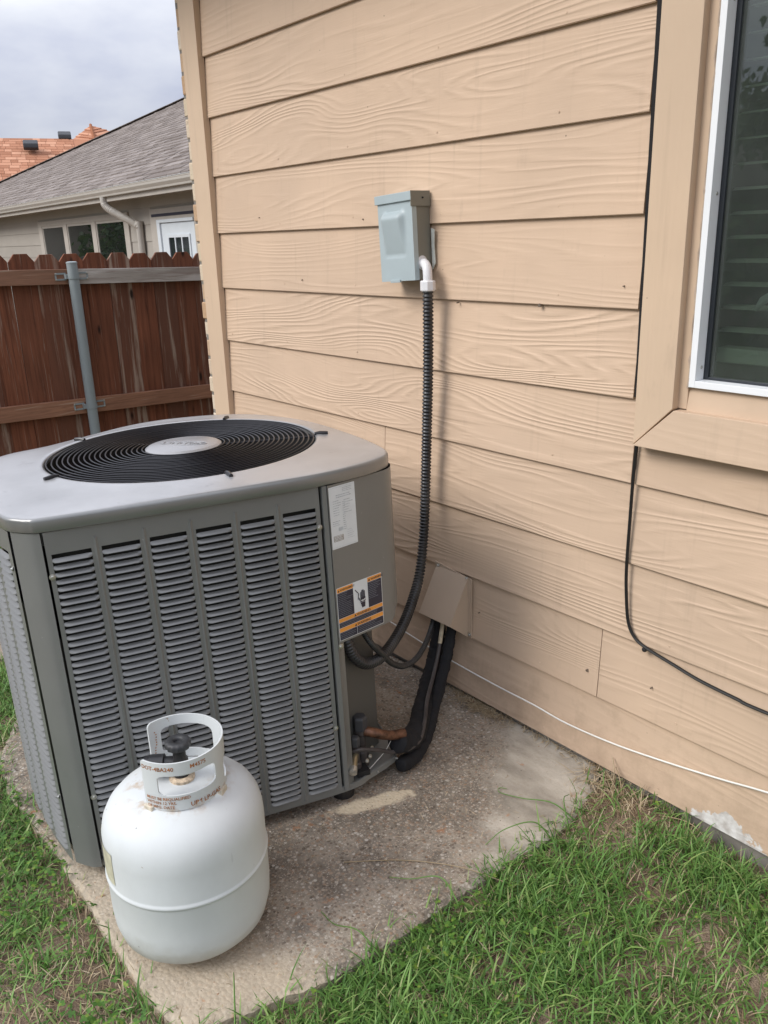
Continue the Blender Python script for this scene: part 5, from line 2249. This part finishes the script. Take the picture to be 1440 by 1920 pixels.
G = [blades(105000, (1.88, 3.5), (-2.2, .012), .028, .075, .0022, .0044, .55, 1.5, dens),
     blades(15000, (1.88, 3.2), (-1.9, .012), .06, .115, .0030, .0050, .6, 1.5, dens),
     blades(52000, (.0, 2.5), (-1.95, -1.0), .025, .075, .0022, .0044, .6, 1.5, dens),
     blades(4000, (.0, 2.4), (-1.8, -1.2), .05, .10, .003, .005, .7, 1.4, dens),
     blades(22000, (-2.2, .6), (-2.2, 1.2), .03, .09, .003, .006, .6, 1.3),
     blades(26000, (-5, 7), (-9, -2.), .05, .11, .006, .012, .6, 1.2)]
grass_obj('grass', G, M_GRASS)
DG = [blades(26000, (1.85, 3.4), (-2.2, .012), .02, .06, .0014, .003, 1.0, .8, lambda x, y: np.clip(1.15 - patch(x, y), .25, 1)),
      blades(15000, (.0, 2.5), (-1.95, -1.2), .02, .06, .0014, .003, 1.0, .8),
      blades(260, (1.93, 2.25), (-.18, .012), .02, .06, .0012, .0022, 1.2, .4)]
grass_obj('dry_grass', DG, M_STRAW)


def debris(n, fx, fy, z, lmin, lmax, wid):
    x, y = fx(n), fy(n)
    az = rng.uniform(0, 2 * np.pi, n)
    Ln = rng.uniform(lmin, lmax, n)
    dx, dy = np.cos(az) * Ln, np.sin(az) * Ln
    zz = z + rng.uniform(.001, .010, n)
    z2 = z + rng.uniform(.001, .014, n)
    px, py = -np.sin(az) * wid, np.cos(az) * wid
    V = np.stack([np.stack([x - px, y - py, zz], 1), np.stack([x + px, y + py, zz], 1), np.stack([x + dx * .5 + px, y + dy * .5 + py, (zz + z2) / 2 + .002], 1), np.stack([x + dx * .5 - px, y + dy * .5 - py, (zz + z2) / 2 + .002], 1),
                  np.stack([x + dx, y + dy, z2], 1)], 1)
    b = (np.arange(n) * 5)[:, None]
    return V.reshape(-1, 3), b + np.array([[0, 1, 2, 3]]), b + np.array([[3, 2, 4]])


lit = [debris(420, lambda n: rng.normal(1.47, .055, n), lambda n: np.minimum(rng.normal(-.010, .014, n), .006), -.02, .012, .05, .0009),
       debris(260, lambda n: rng.uniform(1.30, 1.9, n), lambda n: np.minimum(rng.normal(.0, .010, n), .006), -.02, .008, .03, .0009),
       debris(90, lambda n: rng.normal(1.94, .04, n), lambda n: np.minimum(rng.normal(-.03, .03, n), .004), -.018, .02, .10, .0011),
       debris(130, lambda n: rng.uniform(1.4, 1.95, n), lambda n: rng.uniform(-1.2, -.1, n), -.02, .006, .025, .0007)]
grass_obj('straw_litter', lit, M_STRAW)
# loose grit and raised aggregate on the worn part of the slab
def grit(n, fx, fy, rmin, rmax):
    base = np.array([[1, 0, 0], [.5, .87, 0], [-.5, .87, 0], [-1, 0, 0], [-.5, -.87, 0], [.5, -.87, 0], [.35, .2, .55], [-.3, .25, .6], [0, -.35, .5]])
    tri = np.array([[0, 1, 6], [1, 2, 7], [1, 7, 6], [2, 3, 7], [3, 4, 7], [4, 8, 7], [4, 5, 8], [5, 0, 6], [5, 6, 8], [6, 7, 8]])
    x, y = fx(n), fy(n)
    k = in_pad(x, y, -.02)
    x, y = x[k], y[k]
    n = len(x)
    a = rng.uniform(0, 6.28, n)
    s_ = rng.uniform(rmin, rmax, n) * rng.choice([.6, 1., 1.5], n, p=[.5, .38, .12])
    V = base[None] * (1 + rng.normal(0, .13, (n, 9, 3)))
    c_, d_ = np.cos(a)[:, None], np.sin(a)[:, None]
    X = (V[..., 0] * c_ - V[..., 1] * d_ * .75) * s_[:, None] + x[:, None]
    Y = (V[..., 0] * d_ + V[..., 1] * c_ * .75) * s_[:, None] + y[:, None]
    Z = V[..., 2] * s_[:, None] * .8 - .0204
    T = (np.arange(n) * 9)[:, None, None] + tri[None]
    return np.stack([X, Y, Z], -1).reshape(-1, 3), np.zeros((0, 4), int), T.reshape(-1, 3)


k_ = NT('grit_stone', (.3, .25, .2), .85, spec=.25)
k_.col(k_.ramp(k_.geo('Random Per Island'), [(0., (.10, .078, .060)), (.35, (.26, .205, .155)), (.6, (.40, .34, .27)), (.8, (.30, .19, .12)), (.93, (.48, .43, .36)), (1., (.60, .56, .50))]))
grass_obj('slab_grit', [grit(5200, lambda n: rng.normal(1.62, .24, n), lambda n: rng.normal(-.72, .24, n), .0012, .0026), grit(900, lambda n: rng.uniform(.6, 1.95, n), lambda n: rng.uniform(-1.25, -.05, n), .0010, .0022)], k_.m)
# dead leaf by the wall
bm = B()
lv = [(-.016, -.004, .0), (-.006, -.010, .007), (.010, -.007, .010), (.018, .002, .004), (.008, .010, .009), (-.008, .009, .005)]
c = bm.verts.new((0, 0, .002))
vv = [bm.verts.new(p) for p in lv]
for i in range(6):
    bm.faces.new((c, vv[i], vv[(i + 1) % 6]))
tag(finish('dead_leaf', bm, plain('red_brown_leaf', (.16, .055, .03), .7, var=.3, scale=80.), loc=(1.425, -.012, -.018)), 'curled red brown dead leaf on straw beside the wall', 'leaf')


def clover(n_c, region):
    Vs, Ts = [], []
    b = 0
    for cx, cy, sx, sy, n in region:
        for _ in range(n):
            x, y = rng.normal(cx, sx), rng.normal(cy, sy)
            if in_pad(np.array([x]), np.array([y]), -.02)[0] or (y > -.02 and x > -.2):
                continue
            z = float(gz(np.array([x]), np.array([y]))[0]) + rng.uniform(.025, .05)
            a0 = rng.uniform(0, 6.28)
            s = rng.uniform(.0026, .0052)
            tl = rng.normal(0, .25, 2)
            for k_ in range(3):
                a = a0 + k_ * 2.094
                ccx, ccy = x + math.cos(a) * s * .95, y + math.sin(a) * s * .95
                pts = [(ccx + math.cos(q) * s * (.9 if abs(q - a) > .3 else .75), ccy + math.sin(q) * s * .9) for q in a + np.linspace(-math.pi, math.pi, 9)[:-1]]
                Vs += [(px, py, z + (px - x) * tl[0] + (py - y) * tl[1] + .001) for px, py in pts]
                Ts += [(b, b + i, b + i + 1) for i in range(1, 7)]
                b += 8
    return np.array(Vs), np.zeros((0, 4), int), np.array(Ts)


grass_obj('clover', [clover(0, [(2.03, -.74, .05, .06, 60), (2.12, -.62, .08, .10, 30), (1.25, -1.33, .16, .05, 190), (.85, -1.36, .15, .06, 170), (1.78, -1.36, .05, .04, 90), (2.3, -.5, .25, .3, 40), (2.45, -.9, .2, .2, 40), (2.5, -.35, .2, .15, 20)])], M_CLOV)
# long stray runners over the pad edge
RN = [[(1.99, -.20, -.03), (1.93, -.22, .000), (1.86, -.255, -.008), (1.80, -.275, -.014), (1.785, -.262, -.014), (1.80, -.25, -.014)], [(2.0, -.24, -.03), (1.95, -.20, .01), (1.93, -.155, -.008)], [(2.0, -.30, -.03), (1.965, -.33, .02), (1.93, -.40, .015), (1.915, -.45, -.012)],
      [(2.0, -.62, -.03), (1.94, -.62, .008), (1.88, -.66, -.012), (1.84, -.69, -.016)], [(1.99, -.84, -.03), (1.93, -.85, .0), (1.87, -.87, -.014), (1.82, -.87, -.016)], [(1.93, -1.15, -.03), (1.88, -1.12, .01), (1.84, -1.10, -.01)]]
bm = B()
for pl_ in RN:
    sm_, _ = resample(catmull(pl_, 8), .006)
    tube(bm, sm_, list(np.linspace(.0021, .0009, len(sm_))), 5)
stuff(finish('grass_runners', bm, M_GRASS, smooth=True))
bm = B()
sm_, _ = resample(catmull([(2.02, -.50, -.02), (1.93, -.55, -.010), (1.82, -.63, -.016), (1.73, -.74, -.017)], 8), .006)
tube(bm, sm_, .0012, 5)
for st in ([(1.95, -.02, -.02), (1.96, -.035, .02), (2.03, -.06, -.02)], [(1.97, -.01, .03), (2.0, -.03, .01), (2.04, -.07, -.03)], [(1.955, -.005, .05), (1.98, -.03, .02), (1.985, -.05, -.03)], [(2.12, -.04, -.02), (2.2, -.03, .0), (2.26, -.02, -.035)]):
    tube(bm, catmull(st, 5), .0014, 5)
stuff(finish('straw_stems', bm, M_STRAW, smooth=True))
